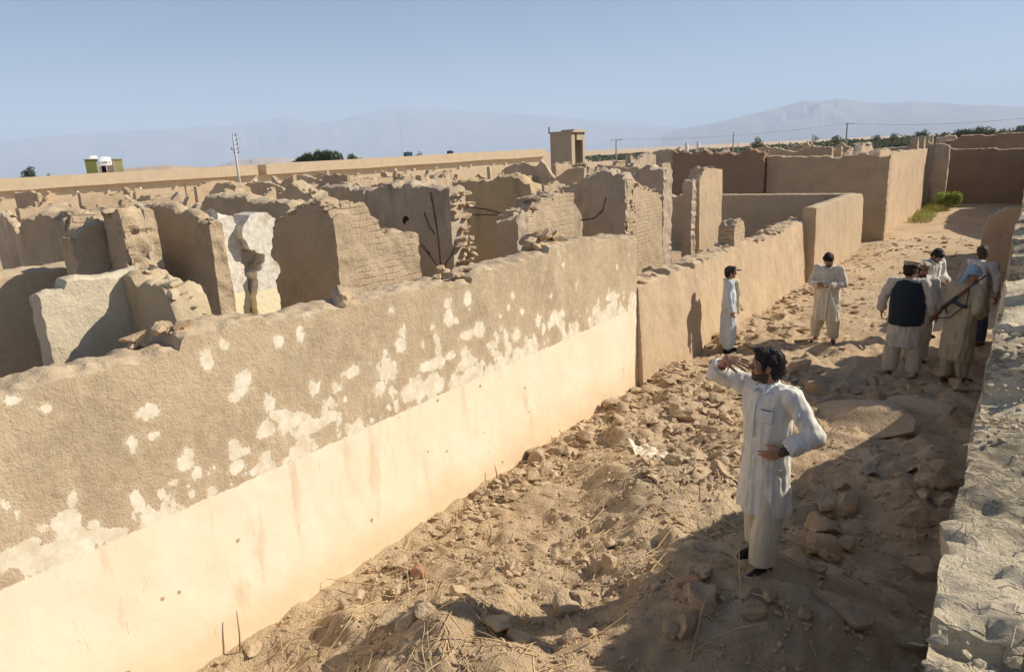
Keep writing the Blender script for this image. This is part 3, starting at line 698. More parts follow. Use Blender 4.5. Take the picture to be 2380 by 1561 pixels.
for k in range(22):
    f = .03+k*.0435+rnd.uniform(-.012, .012); P = A0+d_*L_*f+n_v*.12; dz = (B_[2]-A[2])*f
    mb = MB(); V_, F_ = chunk_geo((P[0], P[1], zt-1.75+dz+rnd.uniform(-.1, .1)), (.34, .34, .3), rnd, 6, (0, 0, ang), 1); mb.add(V_, F_)
    mb.build('vent_cover', M['white'], bl, (P[0], P[1], 0))
# tower on the right end
T = at_d((1325, 360), 62); T0 = np.array([T[0], T[1], 0])
tw = empty('roof_tower', tuple(T0)); tag(tw, 'small square mud tower with open doorway standing on the horizon', 'tower')
ztop = at_d((1325, 306), 62)[2]
M['tower'] = mat_mud('tower_mud', (.46, .37, .26), bump_s=.2, straw=.1, var=.4)
mb = MB(); w_ = 2.1; hz = ztop-.1
def tb(cx_, cy_, dx, dy, z0, z1, mat, name, parent=tw):
    mb = MB(); mb.box((T0[0]+cx_, T0[1]+cy_, (z0+z1)/2), (dx, dy, z1-z0)); return mb.build(name, mat, parent, (T0[0]+cx_, T0[1]+cy_, 0))
tb(-.2, -w_/2, w_-.36, .18, 0, hz, M['tower'], 'wall'); tb(-.2, w_/2, w_-.36, .18, 0, hz, M['tower'], 'wall')
tb(-w_/2-.1, 0, .2, w_+.2, 0, hz, M['tower'], 'wall')
tb(w_/2-.28, -w_/2+.18, .2, .54, 0, hz-.003, M['tower'], 'wall'); tb(w_/2-.28, w_/2-.18, .2, .36, 0, hz-.003, M['tower'], 'wall'); tb(w_/2-.28, .2, .2, .92, 4.55, hz-.003, M['tower'], 'wall')
tb(-.15, 0, w_+.35, w_+.35, hz, hz+.12, M['tower'], 'roof'); tb(.1, .2, 1.3, 1.3, hz+.12, hz+.26, M['tower'], 'roof')
mb = MB(); mb.tube([(T0[0]-1.3, T0[1]-1.2, hz), (T0[0]-1.3, T0[1]-1.2, hz+.55)], .05, 6); mb.build('rod', M['dark'], tw, (T0[0]-1.3, T0[1]-1.2, hz))

# green blocks with white vehicles on them
M['green'] = mat_plain('green_paint', (.20, .21, .06), var=.2); M['green_pale'] = mat_plain('pale_olive_paint', (.42, .40, .17), var=.12); M['brownblk'] = mat_plain('brown_block', (.36, .24, .16), var=.15)
DG = 100
def blk(px0, px1, py, depth, mat, lab, name='gate_pillar', ins=0):
    P0 = at_d((px0, py), DG+ins); P1 = at_d((px1, py), DG+ins); w = np.linalg.norm((P1-P0)[:2]); c = (P0+P1)/2
    h = hdir(((px0+px1)/2, py)); a = atan2(h[1], h[0])-pi/2
    mb = MB(); mb.box((c[0]+h[0]*depth/2, c[1]+h[1]*depth/2, c[2]/2), (w, depth, c[2]), a)
    mb.box((c[0]+h[0]*depth/2, c[1]+h[1]*depth/2, c[2]+.05), (w+.14, depth+.14, .1), a)
    o = mb.build(name, mat, None, (c[0], c[1], 0)); tag(o, lab, 'pillar'); return c, a
blk(196, 223, 372, 2.0, M['green'], 'dark green painted pillar, leftmost under the white vehicles')
blk(225, 232, 371, 2.0, M['green_pale'], 'narrow pale olive pillar edge beside the dark green pillar')
blk(245, 262, 372, 2.0, M['brownblk'], 'brown pillar right of the dark doorway under the white vehicle')
blk(263, 283, 371, 2.4, M['green_pale'], 'broad olive pillar at the right of the brown pillar', ins=.3)
M['doorshade'] = mat_plain('dark_doorway_shade', (.08, .045, .025), var=.4)  # solid panel, the shade of the open doorway put into its colour
blk(233, 244, 376, .4, M['doorshade'], 'dark brown panel painted as the shaded doorway between the pillars under the white van', name='doorway', ins=1.4)
M['carwhite'] = mat_plain('white_car_paint', (.82, .82, .80), rough=.35, var=.03, spec=.5); M['glass'] = mat_plain('pale_reflecting_glass', (.45, .46, .44), rough=.2, spec=.6); M['grey'] = mat_plain('grey_trim', (.25, .25, .23))  # glass colour paled to stand for the windscreen's white reflection
def vehicle(px0, px1, pyb, dist, lab, seed):
    P0 = at_d((px0, pyb), dist); P1 = at_d((px1, pyb), dist); w = np.linalg.norm((P1-P0)[:2]); c = (P0+P1)/2
    h = hdir(((px0+px1)/2, pyb)); a = atan2(h[1], h[0])-pi/2
    e = empty('parked_van', tuple(c), a); tag(e, lab, 'van', 'white vehicles above the green pillars')
    s = w/2.0
    # side profile swept across the width: bonnet, raked windscreen, roof, rear
    pr = [(0, .0), (-.05, .35), (0, .72), (.25, .80), (1.0, 1.30), (1.5, 1.42), (3.2, 1.40), (3.7, 1.1), (3.75, 0)]
    V = []; nx = 9
    for i in range(nx):
        u = -1+2*i/(nx-1); tap = 1-.10*abs(u)**3
        for yy, zz in pr: V.append((u*(1-.06*max(0, zz-.7)), yy+.18*abs(u)**3, zz*(tap if zz > .3 else 1)))
    n = len(pr); F = []
    for i in range(nx-1):
        for k in range(n-1): F.append((i*n+k, (i+1)*n+k, (i+1)*n+k+1, i*n+k+1))
    F.append(tuple(range(n))); F.append(tuple(range((nx-1)*n, nx*n))[::-1])
    def part(nm, V, F, mt, par=e):
        me = bpy.data.meshes.new(nm); me.from_pydata([tuple(np.array(v)*s) for v in V], [], F); me.update(); me.materials.append(mt)
        o = bpy.data.objects.new(nm, me); C.objects.link(o); o.parent = par; return o
    part('body', V, F, M['carwhite'])
    def bx(nm, c, d, mt):
        m_ = MB(); m_.box(c, d); return part(nm, m_.V[0], m_.F, mt)
    bx('grille', (0, -.09, .48), (.7, .08, .2), M['grey']); bx('headlight', (-.78, -.02, .5), (.22, .1, .16), M['glass']); bx('headlight', (.78, -.02, .5), (.22, .1, .16), M['glass'])
    bx('bumper', (0, -.15, .02), (1.95, .2, .16), M['carwhite']); bx('windscreen', (0, .60, 1.055), (1.5, .02, .01), M['glass'])
vehicle(229, 261, 384, DG-3.5, 'white van front with grille, headlights and bumper above the green pillars', 1)
vehicle(206, 229, 376, DG+.2, 'second white van, half hidden behind the first and further left', 2)

# ---- poles and wires
M['pole'] = mat_plain('weathered_pole', (.30, .29, .28)); M['pole_pale'] = mat_plain('pale_concrete_pole', (.50, .49, .47), bump_s=.2)
def pole(px, ptop, pbot, dist, lab, r=.1, arms=(), mat='pole', base=0):
    P = at_d((px, ptop), dist); b = np.array([P[0], P[1], 0.])
    e = empty('utility_pole', tuple(b)); tag(e, lab, 'pole')
    mb = MB(); mb.tube([b, b+[0, 0, P[2]]], [r*1.25, r*.75], 8); mb.build('shaft', M[mat], e, tuple(b), True)
    h = hdir((px, ptop)); s = np.array([h[1], -h[0], 0])
    for dz, l, off in arms:
        mb = MB(); q = b+np.array([0, 0, P[2]-dz]); mb.tube([q+s*(off-l/2), q+s*(off+l/2)], .045, 6)
        cr = mb.build('crossarm', M['pole'], e, tuple(q))
        for sg in (-1, 1):
            m2 = MB(); z = q+s*(off+sg*l*.42); m2.tube([z, z+[0, 0, .22]], [.05, .03], 6); m2.build('insulator', M['dark'], cr, tuple(q)).location = (0, 0, 0)
    return P
pole(541, 312, 415, 76, 'tall pale concrete pole with rungs and insulators, left of centre', .12, ((.15, .3, .12), (.6, .4, .12), (1.0, .4, .12), (1.45, .7, 0), (1.8, .5, .1)), 'pole_pale')
w1 = pole(1432, 324, 345, 130, 'pole with wide cross arm right of the square mud tower', .14, ((.1, 2.2, 0),))
w2 = pole(1970, 286, 325, 150, 'tall dark pole with short arm above the right compound walls', .17, ((.2, 1.5, .4),))
pole(1705, 307, 335, 150, 'bare dark pole left of the lone small tree', .14)
pole(1889, 312, 330, 170, 'small thin pole near the bushes on the horizon', .12)
pole(930, 292, 352, 140, 'very thin distant mast left of centre', .03)
pole(1716-0, 331, 338, 170, 'tiny stub pole low on the horizon', .1)
def wire(P, Q, lab, sag):
    tt = np.linspace(0, 1, 30)[:, None]; X = P*(1-tt)+Q*tt; X[:, 2] -= sag*4*tt[:, 0]*(1-tt[:, 0])
    mb = MB(); mb.tube(X, .022, 5); o = mb.build('power_line', M['grey'], None, tuple(X[15])); tag(o, lab, 'power line')
wire(w1, w2, 'thin power line between the two cross armed poles', .8)
wire(w2, at_d((2500, 262), 120), 'thin power line running off the right edge from the tall pole', .8)
for k, (px, t_, lab) in enumerate(((1596, 331, 'left one of two small white posts on the horizon'), (1623, 329, 'right one of two small white posts on the horizon'))):
    P = at_d((px, t_), 66); mb = MB(); mb.tube([(P[0], P[1], 0), (P[0], P[1], P[2]-.3), (P[0], P[1], P[2])], [.22, .2, .13], 8); o = mb.build('white_post', M['white'], None, (P[0], P[1], 0), True, 30); tag(o, lab, 'post', 'white posts on the horizon')
for k, (px, pt, w, h, mt, lab) in enumerate(((948, 354, 1.1, .8, 'bluebox', 'small dark blue water tank on the long roof'), (1046, 351, .8, .55, 'dark', 'small dark box on the long roof'))):
    if mt == 'bluebox': M['bluebox'] = mat_plain('dark_blue_plastic', (.03, .06, .11), rough=.5)
    P = at_d((px, pt), 112); a = ang; mb = MB(); mb.box((P[0], P[1], P[2]-h/2), (w, w*.7, h), a); mb.tube([(P[0], P[1], P[2]-.02), (P[0], P[1], P[2]+.1)], [.2, .15], 8)
    mb.tube([(P[0]-.3, P[1], P[2]-h-.6), (P[0]-.3, P[1], P[2]-h)], .06, 5); mb.tube([(P[0]+.3, P[1], P[2]-h-.6), (P[0]+.3, P[1], P[2]-h)], .06, 5)
    o = mb.build('roof_tank' if k == 0 else 'roof_box', M[mt], None, (P[0], P[1], P[2]-h)); tag(o, lab, 'tank' if k == 0 else 'box')

# ================================================================== VEGETATION
def mat_leaf(name, c, tr=.25):
    mt, t, b = nodes(name); 
    at = N(t, 'ShaderNodeAttribute', attribute_name='tone').outputs['Fac']
    col = ramp(t, at, [(0, tuple(x*.55 for x in c)), (.5, c), (1, tuple(x*1.6 for x in c))])
    t.links.new(col, b.inputs['Base Color']); b.inputs['Roughness'].default_value = .7
    tl = N(t, 'ShaderNodeBsdfTranslucent'); t.links.new(col, tl.inputs['Color']); mx = N(t, 'ShaderNodeMixShader'); mx.inputs[0].default_value = tr
    t.links.new(b.outputs[0], mx.inputs[1]); t.links.new(tl.outputs[0], mx.inputs[2]); t.links.new(mx.outputs[0], t.nodes['Material Output'].inputs[0])
    return mt
M['leaf_bright'] = mat_leaf('bright_green_leaves', (.30, .36, .07), .35); M['leaf_dull'] = mat_leaf('dusty_green_leaves', (.10, .13, .05)); M['leaf_far'] = mat_leaf('far_green_leaves', (.11, .13, .075)); M['bark'] = mat_plain('bark', (.16, .11, .07), bump_s=.4)  # far leaves paler and greyer, some haze put into their colour
M['grass_dry'] = mat_leaf('yellow_green_grass', (.30, .30, .09))
def leaves(blobs, n, size, seed, up=.3, thin=.35):
    """blobs: (cx,cy,cz,rx,ry,rz) -> many leaf quads spread through the volume, denser outside"""
    r_ = np.random.RandomState(seed); W_ = np.array([b[3]*b[4]*b[5] for b in blobs])**.67; W_ /= W_.sum()
    k = r_.choice(len(blobs), n, p=W_); Bk = np.array(blobs)[k]
    u = r_.normal(size=(n, 3)); u /= np.linalg.norm(u, axis=1)[:, None]; rad = r_.uniform(.25, 1.05, n)**.6
    c = Bk[:, :3]+u*rad[:, None]*Bk[:, 3:]
    a = r_.normal(size=(n, 3)); a[:, 2] += up*2; a /= np.linalg.norm(a, axis=1)[:, None]
    b = np.cross(a, r_.normal(size=(n, 3))); b /= np.linalg.norm(b, axis=1)[:, None]
    s = size*r_.uniform(.6, 1.4, n)[:, None]
    V = np.stack([c-a*s, c+b*s*thin, c+a*s, c-b*s*thin], 1).reshape(-1, 3)
    F = np.arange(4*n).reshape(n, 4)
    tone = np.clip(.5+.35*noise3(c, max(.15, float(np.mean(Bk[:, 3]))*.6), seed)+r_.uniform(-.2, .2, n), 0, 1)
    return V, F, np.repeat(tone, 4)
def leafobj(name, blobs, n, size, seed, mat, loc, parent=None, **kw):
    V, F, tn = leaves(blobs, n, size, seed, **kw); o = mesh_obj(name, V, F, M[mat], parent, loc, False)
    a = o.data.attributes.new('tone', 'FLOAT', 'POINT'); a.data.foreach_set('value', tn.astype(np.float32)); return o
def tree(px, ptop, dist, w, lab, seed, base=0, mat='leaf_far', n=900, cat='tree', name='tree', hh=None, size=None):
    P = at_d((px, ptop), dist); h = P[2]-base; b = (P[0], P[1], base); r_ = random.Random(seed)
    e = empty(name, b); tag(e, lab, cat)
    bl_ = []
    for k in range(9):
        a = r_.uniform(0, 6.28); q = r_.uniform(0, .6)*w/2; z = base+h*r_.uniform(.5, .85); rr = w*r_.uniform(.14, .28)
        bl_.append((b[0]+cos(a)*q, b[1]+sin(a)*q, min(z, base+h-rr*.8), rr, rr, rr*.8))
    bl_.append((b[0], b[1], base+h-w*.15, w*.16, w*.16, w*.15))
    leafobj('crown', bl_, n, size or w*.05, seed, mat, b, e)
    mb = MB(); mb.tube([b, (b[0]+.05*w, b[1], base+h*.4), (b[0], b[1], base+h*.75)], [w*.05, w*.04, w*.02], 7)
    for k in range(4):
        q = bl_[k]; mb.tube([(b[0]+.03*w, b[1], base+h*.4), (q[0], q[1], q[2])], [w*.025, w*.01], 5)
    mb.build('trunk', M['bark'], e, b, True)
# bush at the end of the alley
bx_, by_ = onZ((2200, 487), 0)[:2]
bb = empty('bush', (bx_, by_, 0)); tag(bb, 'bright green bush at the shaded far end of the alley', 'bush')
ht = onY((2205, 443), by_)[2]
r_ = random.Random(4); blb = []
for k in range(16):
    a = r_.uniform(0, 6.28); q = r_.uniform(.1, .55); blb.append((bx_+cos(a)*q, by_+sin(a)*q, r_.uniform(.25, ht-.25), .24, .24, .3))
leafobj('foliage', blb, 5200, .05, 9, 'leaf_bright', (bx_, by_, 0), bb, up=.8)
mb = MB()
for q in blb: mb.tube([(bx_, by_, 0), ((bx_+q[0])/2+.03, (by_+q[1])/2, q[2]*.6), q[:3]], [.012, .01, .004], 5)
mb.build('stem', M['bark'], bb, (bx_, by_, 0))
gb = []
for px, py in ((2165, 490), (2150, 505), (2172, 482), (2140, 515), (2180, 490)):
    P = onZ((px, py), 0); gb.append((P[0], P[1], .12, .5, 1.0, .2))
o = leafobj('grass', gb, 3800, .10, 12, 'grass_dry', (gb[0][0], gb[0][1], 0), up=2.5, thin=.08); tag(o, 'yellow green grass at the foot of the tall sunlit wall', 'grass', kind='stuff')
# horizon trees
tree(1760, 316, 140, 3.4, 'lone small round tree on the horizon right of centre', 31, n=700)
tree(1893, 312, 150, 2.2, 'small forked tree on the horizon near a thin pole', 32, n=350)
tree(70, 386, 118, 3.0, 'dark pointed tree at the far left horizon', 33, mat='leaf_far', n=1200)
tree(113, 401, 120, 1.8, 'small round bush right of the pointed tree at far left', 34, n=400)
for k, (px, py) in enumerate(((530, 375), (553, 372), (583, 372), (620, 376))): tree(px, py+2, 118, 1.5, 'small dark bush behind the long roof, %s of four by the pole' % ('first', 'second', 'third', 'fourth')[k], 40+k, n=260)
tree(975, 352, 125, 3.0, 'small dull bush just right of the blue water tank', 45, n=400)
P = at_d((757, 348), 116); eb = empty('bush', (P[0], P[1], 0)); tag(eb, 'wide feathery green bush rising behind the long roof', 'bush')
h = hdir((757, 348)); sdir = np.array([h[1], -h[0], 0]); r_ = random.Random(8); bl_ = []
for k in range(34):
    f = r_.uniform(-1, 1); ztp = P[2]-1.7*abs(f)**2.2-r_.uniform(0, .6); bl_.append((P[0]+sdir[0]*f*5.2, P[1]+sdir[1]*f*5.2, ztp-.7, .5, .5, 1.0))
leafobj('foliage', bl_, 9000, .22, 19, 'leaf_dull', (P[0], P[1], 0), eb, up=1.8, thin=.18)
for q in bl_[:14]:
    mb = MB(); mb.tube([(q[0], q[1], 0), (q[0]+.1, q[1], q[2]*.6), (q[0], q[1], q[2])], [.08, .05, .02], 5); mb.build('stem', M['bark'], eb, (P[0], P[1], 0))
ks = 0; TP = [2150, 2130, 2230, 2275, 2255, 2330, 2372, 1945, 2040, 2075, 2195, 2305]; ORD = ['first', 'second', 'third', 'fourth', 'fifth', 'sixth', 'seventh', 'eighth', 'ninth', 'tenth', 'eleventh', 'twelfth']
for px, py, w in ((2150, 299, 4.5), (2130, 305, 4), (2230, 300, 5), (2275, 293, 6.5), (2255, 299, 5), (2330, 298, 5), (2372, 291, 6), (1945, 313, 4), (2040, 312, 4), (2075, 309, 4), (2195, 306, 4), (2305, 301, 4.5)):
    ks += 1; tree(px, py, 215, w, 'rounded tree above the green belt, %s from the right edge' % ORD[sorted(TP, reverse=True).index(px)], 60+ks, n=700, size=w*.045)
for o in C.objects:
    if o.get('label', '').startswith('rounded tree above'): o['group'] = 'trees along the right horizon'
bl_ = []; r_ = random.Random(18)
for k in range(420):
    px = r_.uniform(1370, 2460); f = (px-1370)/1000; dist = r_.uniform(225, 330)
    hor = 353-.0475*(px-1190); P = at_d((px, hor), dist); hh = max(.6, .9+3.2*f*r_.uniform(.6, 1.1)+.6)
    bl_.append((P[0], P[1], hh*.42*r_.uniform(.55, 1.15), r_.uniform(2.0, 5), r_.uniform(2.0, 5), hh*.46))
o = leafobj('tree_belt', bl_, 24000, .55, 51, 'leaf_far', bl_[0][:2]+(0,), up=.3, thin=.6); tag(o, 'low green belt of trees and scrub along the right horizon', 'trees', kind='stuff')
bl_ = []
for k in range(60):
    px = r_.uniform(-40, 330); P = at_d((px, 400), r_.uniform(110, 128)); bl_.append((P[0], P[1], 1.9, 1.2, 1.2, 1.1+r_.uniform(0, .5)))
o = leafobj('scrub', bl_, 2600, .3, 52, 'leaf_dull', bl_[0][:2]+(0,), up=.3, thin=.5); tag(o, 'ragged dull scrub behind the long roof at far left', 'scrub', kind='stuff')

# ================================================================== MOUNTAINS AND HAZE
def ridge(name, pxs, dist, seed, depth, lab, mat, amp=.012):
    P = [at_d(p, dist) for p in pxs]; ts = np.linspace(0, len(P)-1, 260)
    X = np.stack([np.interp(ts, range(len(P)), [q[k] for q in P]) for k in range(3)], -1)
    X[:, 2] *= 1+.5*amp*3*n1(ts*1.0, .7, seed, 4)*.5
    V = []; nr = 16
    for i, q in enumerate(X):
        h = np.array([q[0], q[1], 0]); d0 = np.linalg.norm(h); h /= d0
        for k in range(nr):
            f = k/(nr-1); o = (f-.0)*depth
            z = q[2]*(1-f)**.8; 
            s_ = 1+(.25*fbm(np.array([[ts[i]*.6, f*2.5, seed]]), .8, seed, 4)[0])*f*(1-f)*4
            p = h*(d0-o); V.append((p[0], p[1], z*s_-60*f-(3 if k else 0)*0))
        p = h*(d0+depth); V.append((p[0], p[1], -60))
    n = nr+1; V = np.array(V).reshape(len(X), n, 3); V = np.concatenate([V[:, -1:], V[:, :-1]], 1).reshape(-1, 3)
    idx = np.arange(len(X)*n).reshape(len(X), n); F = np.stack([idx[:-1, :-1], idx[:-1, 1:], idx[1:, 1:], idx[1:, :-1]], -1).reshape(-1, 4)
    o = mesh_obj(name, V, F, mat, None, tuple(X[130]*[1, 1, 0])); tag(o, lab, 'mountains', kind='structure'); return o
M['rock'] = mat_plain('bare_mountain_rock', (.22, .17, .13), var=.2, scale=.002)
M['sand'] = mat_plain('sandy_hill', (.50, .36, .23), var=.1, scale=.01)
ridge('mountains', [(-250, 350), (-100, 345), (0, 331), (60, 322), (130, 315), (200, 309), (260, 305), (300, 304), (360, 301), (420, 300), (480, 293), (530, 291), (570, 286), (610, 279), (650, 271), (690, 274), (740, 284), (790, 280), (840, 264), (900, 252), (950, 249), (1010, 254), (1080, 257), (1150, 262), (1230, 266), (1300, 272), (1400, 282), (1500, 290), (1620, 300), (1700, 318)], 20500, 3, 3000, 'hazy blue mountain range', M['rock'])
ridge('mountains', [(1540, 312), (1600, 296), (1650, 288), (1700, 276), (1750, 264), (1790, 256), (1830, 244), (1870, 234), (1905, 237), (1950, 229), (2000, 236), (2060, 240), (2120, 236), (2180, 238), (2240, 243), (2300, 244), (2400, 250), (2550, 262)], 14500, 9, 3000, 'hazy blue mountain on the right', M['rock'])
ridge('hill', [(230, 400), (280, 394), (330, 388), (400, 384), (470, 389), (540, 386), (610, 388), (660, 386), (720, 384)], 1500, 5, 300, 'low sandy hills beyond the building', M['sand'], .1)
ridge('hill', [(480, 392), (540, 376), (600, 366), (650, 366), (700, 372), (760, 366), (820, 364), (900, 368), (1000, 368), (1100, 366)], 6500, 6, 900, 'faint brown foothills', M['sand'], .1)
hz_top = 1560
hb = MB(); hb.box((0, 0, (hz_top-90)/2), (50000, 50000, hz_top+90)); M_h = bpy.data.materials.new('haze_air'); M_h.use_nodes = True; th = M_h.node_tree
th.nodes.remove(th.nodes['Principled BSDF']); pv = th.nodes.new('ShaderNodeVolumePrincipled'); pv.inputs['Density'].default_value = 1.0e-4; pv.inputs['Color'].default_value = (.58, .75, 1.0, 1); pv.inputs['Anisotropy'].default_value = 0.0
th.links.new(pv.outputs[0], th.nodes['Material Output'].inputs['Volume'])
hz = hb.build('haze', M_h); tag(hz, 'thin dusty haze over the plain', 'haze', kind='stuff')
# ================================================================== RUBBLE
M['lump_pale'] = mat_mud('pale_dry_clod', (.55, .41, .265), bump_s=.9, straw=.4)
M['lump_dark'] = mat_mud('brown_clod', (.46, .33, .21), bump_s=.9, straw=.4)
M['fired'] = mat_mud('fired_brick', (.46, .25, .15), bump_s=.3, straw=0)
M['straw'] = mat_plain('dry_straw', (.58, .43, .24), var=.35, scale=2, rough=.8)
M['twig'] = mat_plain('dry_twig', (.36, .25, .14), var=.3, scale=3)
rr = random.Random(99)
ZN = []   # zone: sampler, count, size range, label, group, blockiness
def base_x(x0, sc): return lambda: x0+abs(rr.gauss(0, sc))
def zone_pts(n, fn): return [fn() for _ in range(n)]
def inpx(x0, x1, y0, y1): 
    return lambda: tuple(onZ((rr.uniform(x0, x1), rr.uniform(y0, y1)), .15)[:2])
def strip(y0, y1, sc, off=.06): return lambda: (WX+off+.05+abs(rr.gauss(0, sc)), rr.uniform(y0, y1))
zones = [
 (strip(5.3, 9.4, .22), 44, (.09, .29), 'lump at the foot of the cream wall', 'lump'),
 (strip(2.0, 5.0, .35), 12, (.06, .2), 'clod by the cream wall at lower left', 'lump_pale'),
 (inpx(1180, 1520, 1180, 1360), 34, (.07, .2), 'clod on the sunlit slope', 'lump_pale'),
 (inpx(880, 1420, 1380, 1561), 30, (.07, .24), 'clod at the bottom edge', 'lump_pale'),
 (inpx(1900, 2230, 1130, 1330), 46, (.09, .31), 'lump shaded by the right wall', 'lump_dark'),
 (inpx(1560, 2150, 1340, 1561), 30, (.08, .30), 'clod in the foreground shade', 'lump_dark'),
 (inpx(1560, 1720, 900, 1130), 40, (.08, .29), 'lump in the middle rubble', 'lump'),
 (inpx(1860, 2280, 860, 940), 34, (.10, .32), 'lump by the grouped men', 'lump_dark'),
]
bricks = [
 (lambda: (WX+.15+abs(rr.gauss(0, .75)), rr.uniform(12.2, 18.5)), 70, 'brick along the pinkish wall'),
 (lambda: (rr.uniform(-3.6, -1.6), rr.uniform(13.2, 19.5)), 36, 'brick in the open alley'),
 (lambda: (rr.uniform(-3.8, -1.4), rr.uniform(20, 30)), 34, 'brick far up the alley'),
 (lambda: (rr.uniform(-4.4, -2.4), rr.uniform(9.6, 12.0)), 46, 'brick before the man in cap'),
]
REC = []; ORD2 = ['', 'second', 'third', 'fourth', 'fifth', 'sixth', 'seventh', 'eighth', 'ninth', 'tenth', 'eleventh', 'twelfth', 'thirteenth', 'fourteenth', 'fifteenth', 'sixteenth', 'seventeenth', 'eighteenth', 'nineteenth', 'twentieth', 'twenty first', 'twenty second', 'twenty third', 'twenty fourth', 'twenty fifth', 'twenty sixth']
def lump(x, y, s, lab, mat, blocky=3.2, flat=None, name='mud_lump', cat='lump', sink=.28):
    d = (s*rr.uniform(.8, 1.3), s*rr.uniform(.6, 1.0), s*rr.uniform(.45, .8)) if flat is None else flat
    rot = (rr.uniform(-.4, .4), rr.uniform(-.4, .4), rr.uniform(0, 6.28)) if flat is None else (rr.gauss(0, .12), rr.gauss(0, .12), rr.uniform(0, 6.28))
    z = gz(x, y)
    V_, F_ = chunk_geo((x, y, z+d[2]*(.5-sink)), d, rr, blocky, rot, 2 if s < .11 else 3)
    o = mesh_obj(name, V_, F_, M[mat], None, (x, y, z), True, True, 40)
    REC.append((o, lab, x, y, max(d), cat)); return o
FEET = [(-1.45, 4.9), (-4.15, 12.1)]
for fn, n, (a, b_), lab, mat in zones:
    k = 0
    while k < n:
        x, y = fn()
        if x > -.2 or x < WX+.05 or math.hypot(x+1.36, y-4.8) < .38: continue
        if noise3(np.array([x, y, 0.]), .7, 63) < rr.uniform(-.9, .5): continue
        s = a+(b_-a)*rr.random()**2
        lump(x, y, s, lab, mat if rr.random() < .8 else 'lump', rr.choice((2.6, 3.5, 5))); k += 1
for fn, n, lab in bricks:
    for k in range(n):
        x, y = fn()
        if x < WX+.1: continue
        lump(x, y, .2, lab, rr.choice(('lump', 'lump', 'lump_dark', 'lump_pale')), 7, (.26*rr.uniform(.5, 1.1), .15*rr.uniform(.6, 1.1), .075*rr.uniform(.7, 1.1)), 'mud_brick', 'brick', .1)
for lab in dict.fromkeys(r[1] for r in REC):
    R_ = [r for r in REC if r[1] == lab]; xs_ = sorted(r[2] for r in R_); sz = sorted(r[4] for r in R_); n = len(R_); bins = {}
    for r in R_: bins.setdefault((min(2, sz.index(r[4])*3//n), min(1, xs_.index(r[2])*2//n)), []).append(r)
    for (ks_, ix), L_r in bins.items():
        for q, r in enumerate(sorted(L_r, key=lambda r: r[3])):
            tag(r[0], '%s%s %s, on its %s side' % ('' if q == 0 else ORD2[q]+' ', ('nearest small', 'nearest middling', 'nearest large')[ks_], lab, ('left', 'right')[ix]), r[5], lab)
# particular pieces
P = onZ((1985, 968), .25); V_, F_ = chunk_geo((P[0], P[1], gz(P[0], P[1])-.02), (1.25, .95, .56), rr, 4, (.05, -.04, .35), 3)
o = mesh_obj('mud_slab', V_, F_, M['lump_pale'], None, (P[0], P[1], 0), True, True, 40); tag(o, 'large flat mud slab catching the sun in the middle of the wall shade', 'slab')
P = onZ((2130, 980), .12); V_, F_ = chunk_geo((P[0], P[1], gz(P[0], P[1])), (.8, .5, .22), rr, 6, (.02, .04, -.2), 3)
o = mesh_obj('mud_slab', V_, F_, M['lump_pale'], None, (P[0], P[1], 0), True, True, 40); tag(o, 'smaller sunlit slab to the right of the large flat slab', 'slab')
P = onZ((1600, 1395), .45); V_, F_ = chunk_geo((P[0], P[1], gz(P[0], P[1])+.04), (.26, .12, .08), rr, 8, (.1, .1, 1.1), 3)
o = mesh_obj('fired_brick', V_, F_, M['fired'], None, (P[0], P[1], 0), True, True, 40); tag(o, 'whole fired brick lying tilted in shade below the standing man', 'brick')
P = onZ((975, 1330), .08); V_, F_ = chunk_geo((P[0], P[1], gz(P[0], P[1])+.03), (.24, .13, .08), rr, 8, (.25, .1, .3), 3)
o = mesh_obj('fired_brick', V_, F_, M['fired'], None, (P[0], P[1], 0), True, True, 40); tag(o, 'lone reddish brick in the sunlit foreground near the cream wall', 'brick')
# clods: nobody could count them
mb = MB(); r_ = random.Random(5)
for k in range(15000):
    if k % 3 == 0: x, y = WX+.06+abs(r_.gauss(0, .5)), r_.uniform(1.9, 10)
    elif k % 3 == 1: x, y = r_.uniform(-4.6, -.1), r_.uniform(2., 11)
    else:
        m_ = r_.choice(((-2.75, 6.3, .7), (-2.6, 4.6, .6), (-1.2, 5.0, 1.0), (-3.2, 8.2, .8), (-1.6, 9.5, .9), (-2.9, 3.0, .6), (-.7, 6.5, .6))); x, y = r_.gauss(m_[0], m_[2]), r_.gauss(m_[1], m_[2])
    if x < WX+.04 or x > .1 or y < 1.6: continue
    if k % 3 < 2 and noise3(np.array([x, y, 0.]), .55, 61) < r_.uniform(-.6, .8): continue
    s = .016+.05*r_.random()**3; d = (s*r_.uniform(.8, 1.4), s, s*r_.uniform(.5, .9))
    V_, F_ = chunk_geo((x, y, 0), d, r_, 3, None, 1); V_[:, 2] += gz(x, y)+d[2]*.15; mb.add(V_, F_)
for k in range(1700):
    if k % 3 < 2: x, y = onZ((r_.uniform(1480, 1830), r_.uniform(850, 1180)), .1)[:2]
    else: x, y = WX+.07+abs(r_.gauss(0, .3)), r_.uniform(4.5, 11)
    if x < WX+.05 or x > -.3 or math.hypot(x+1.4, y-4.9) < .4: continue
    s = .03+.09*r_.random()**2; V_, F_ = chunk_geo((x, y, 0), (s*1.6, s, s*.45), r_, 6, (r_.gauss(0, .5), r_.gauss(0, .5), r_.uniform(0, 6)), 1); V_[:, 2] += gz(x, y)+s*.15; mb.add(V_, F_)
o = mb.build('rubble', M['lump'], None, (-2.5, 5, 0), True, 40); tag(o, 'loose small clods and crumbs of mud over the alley floor', 'rubble', kind='stuff')
mb = MB()
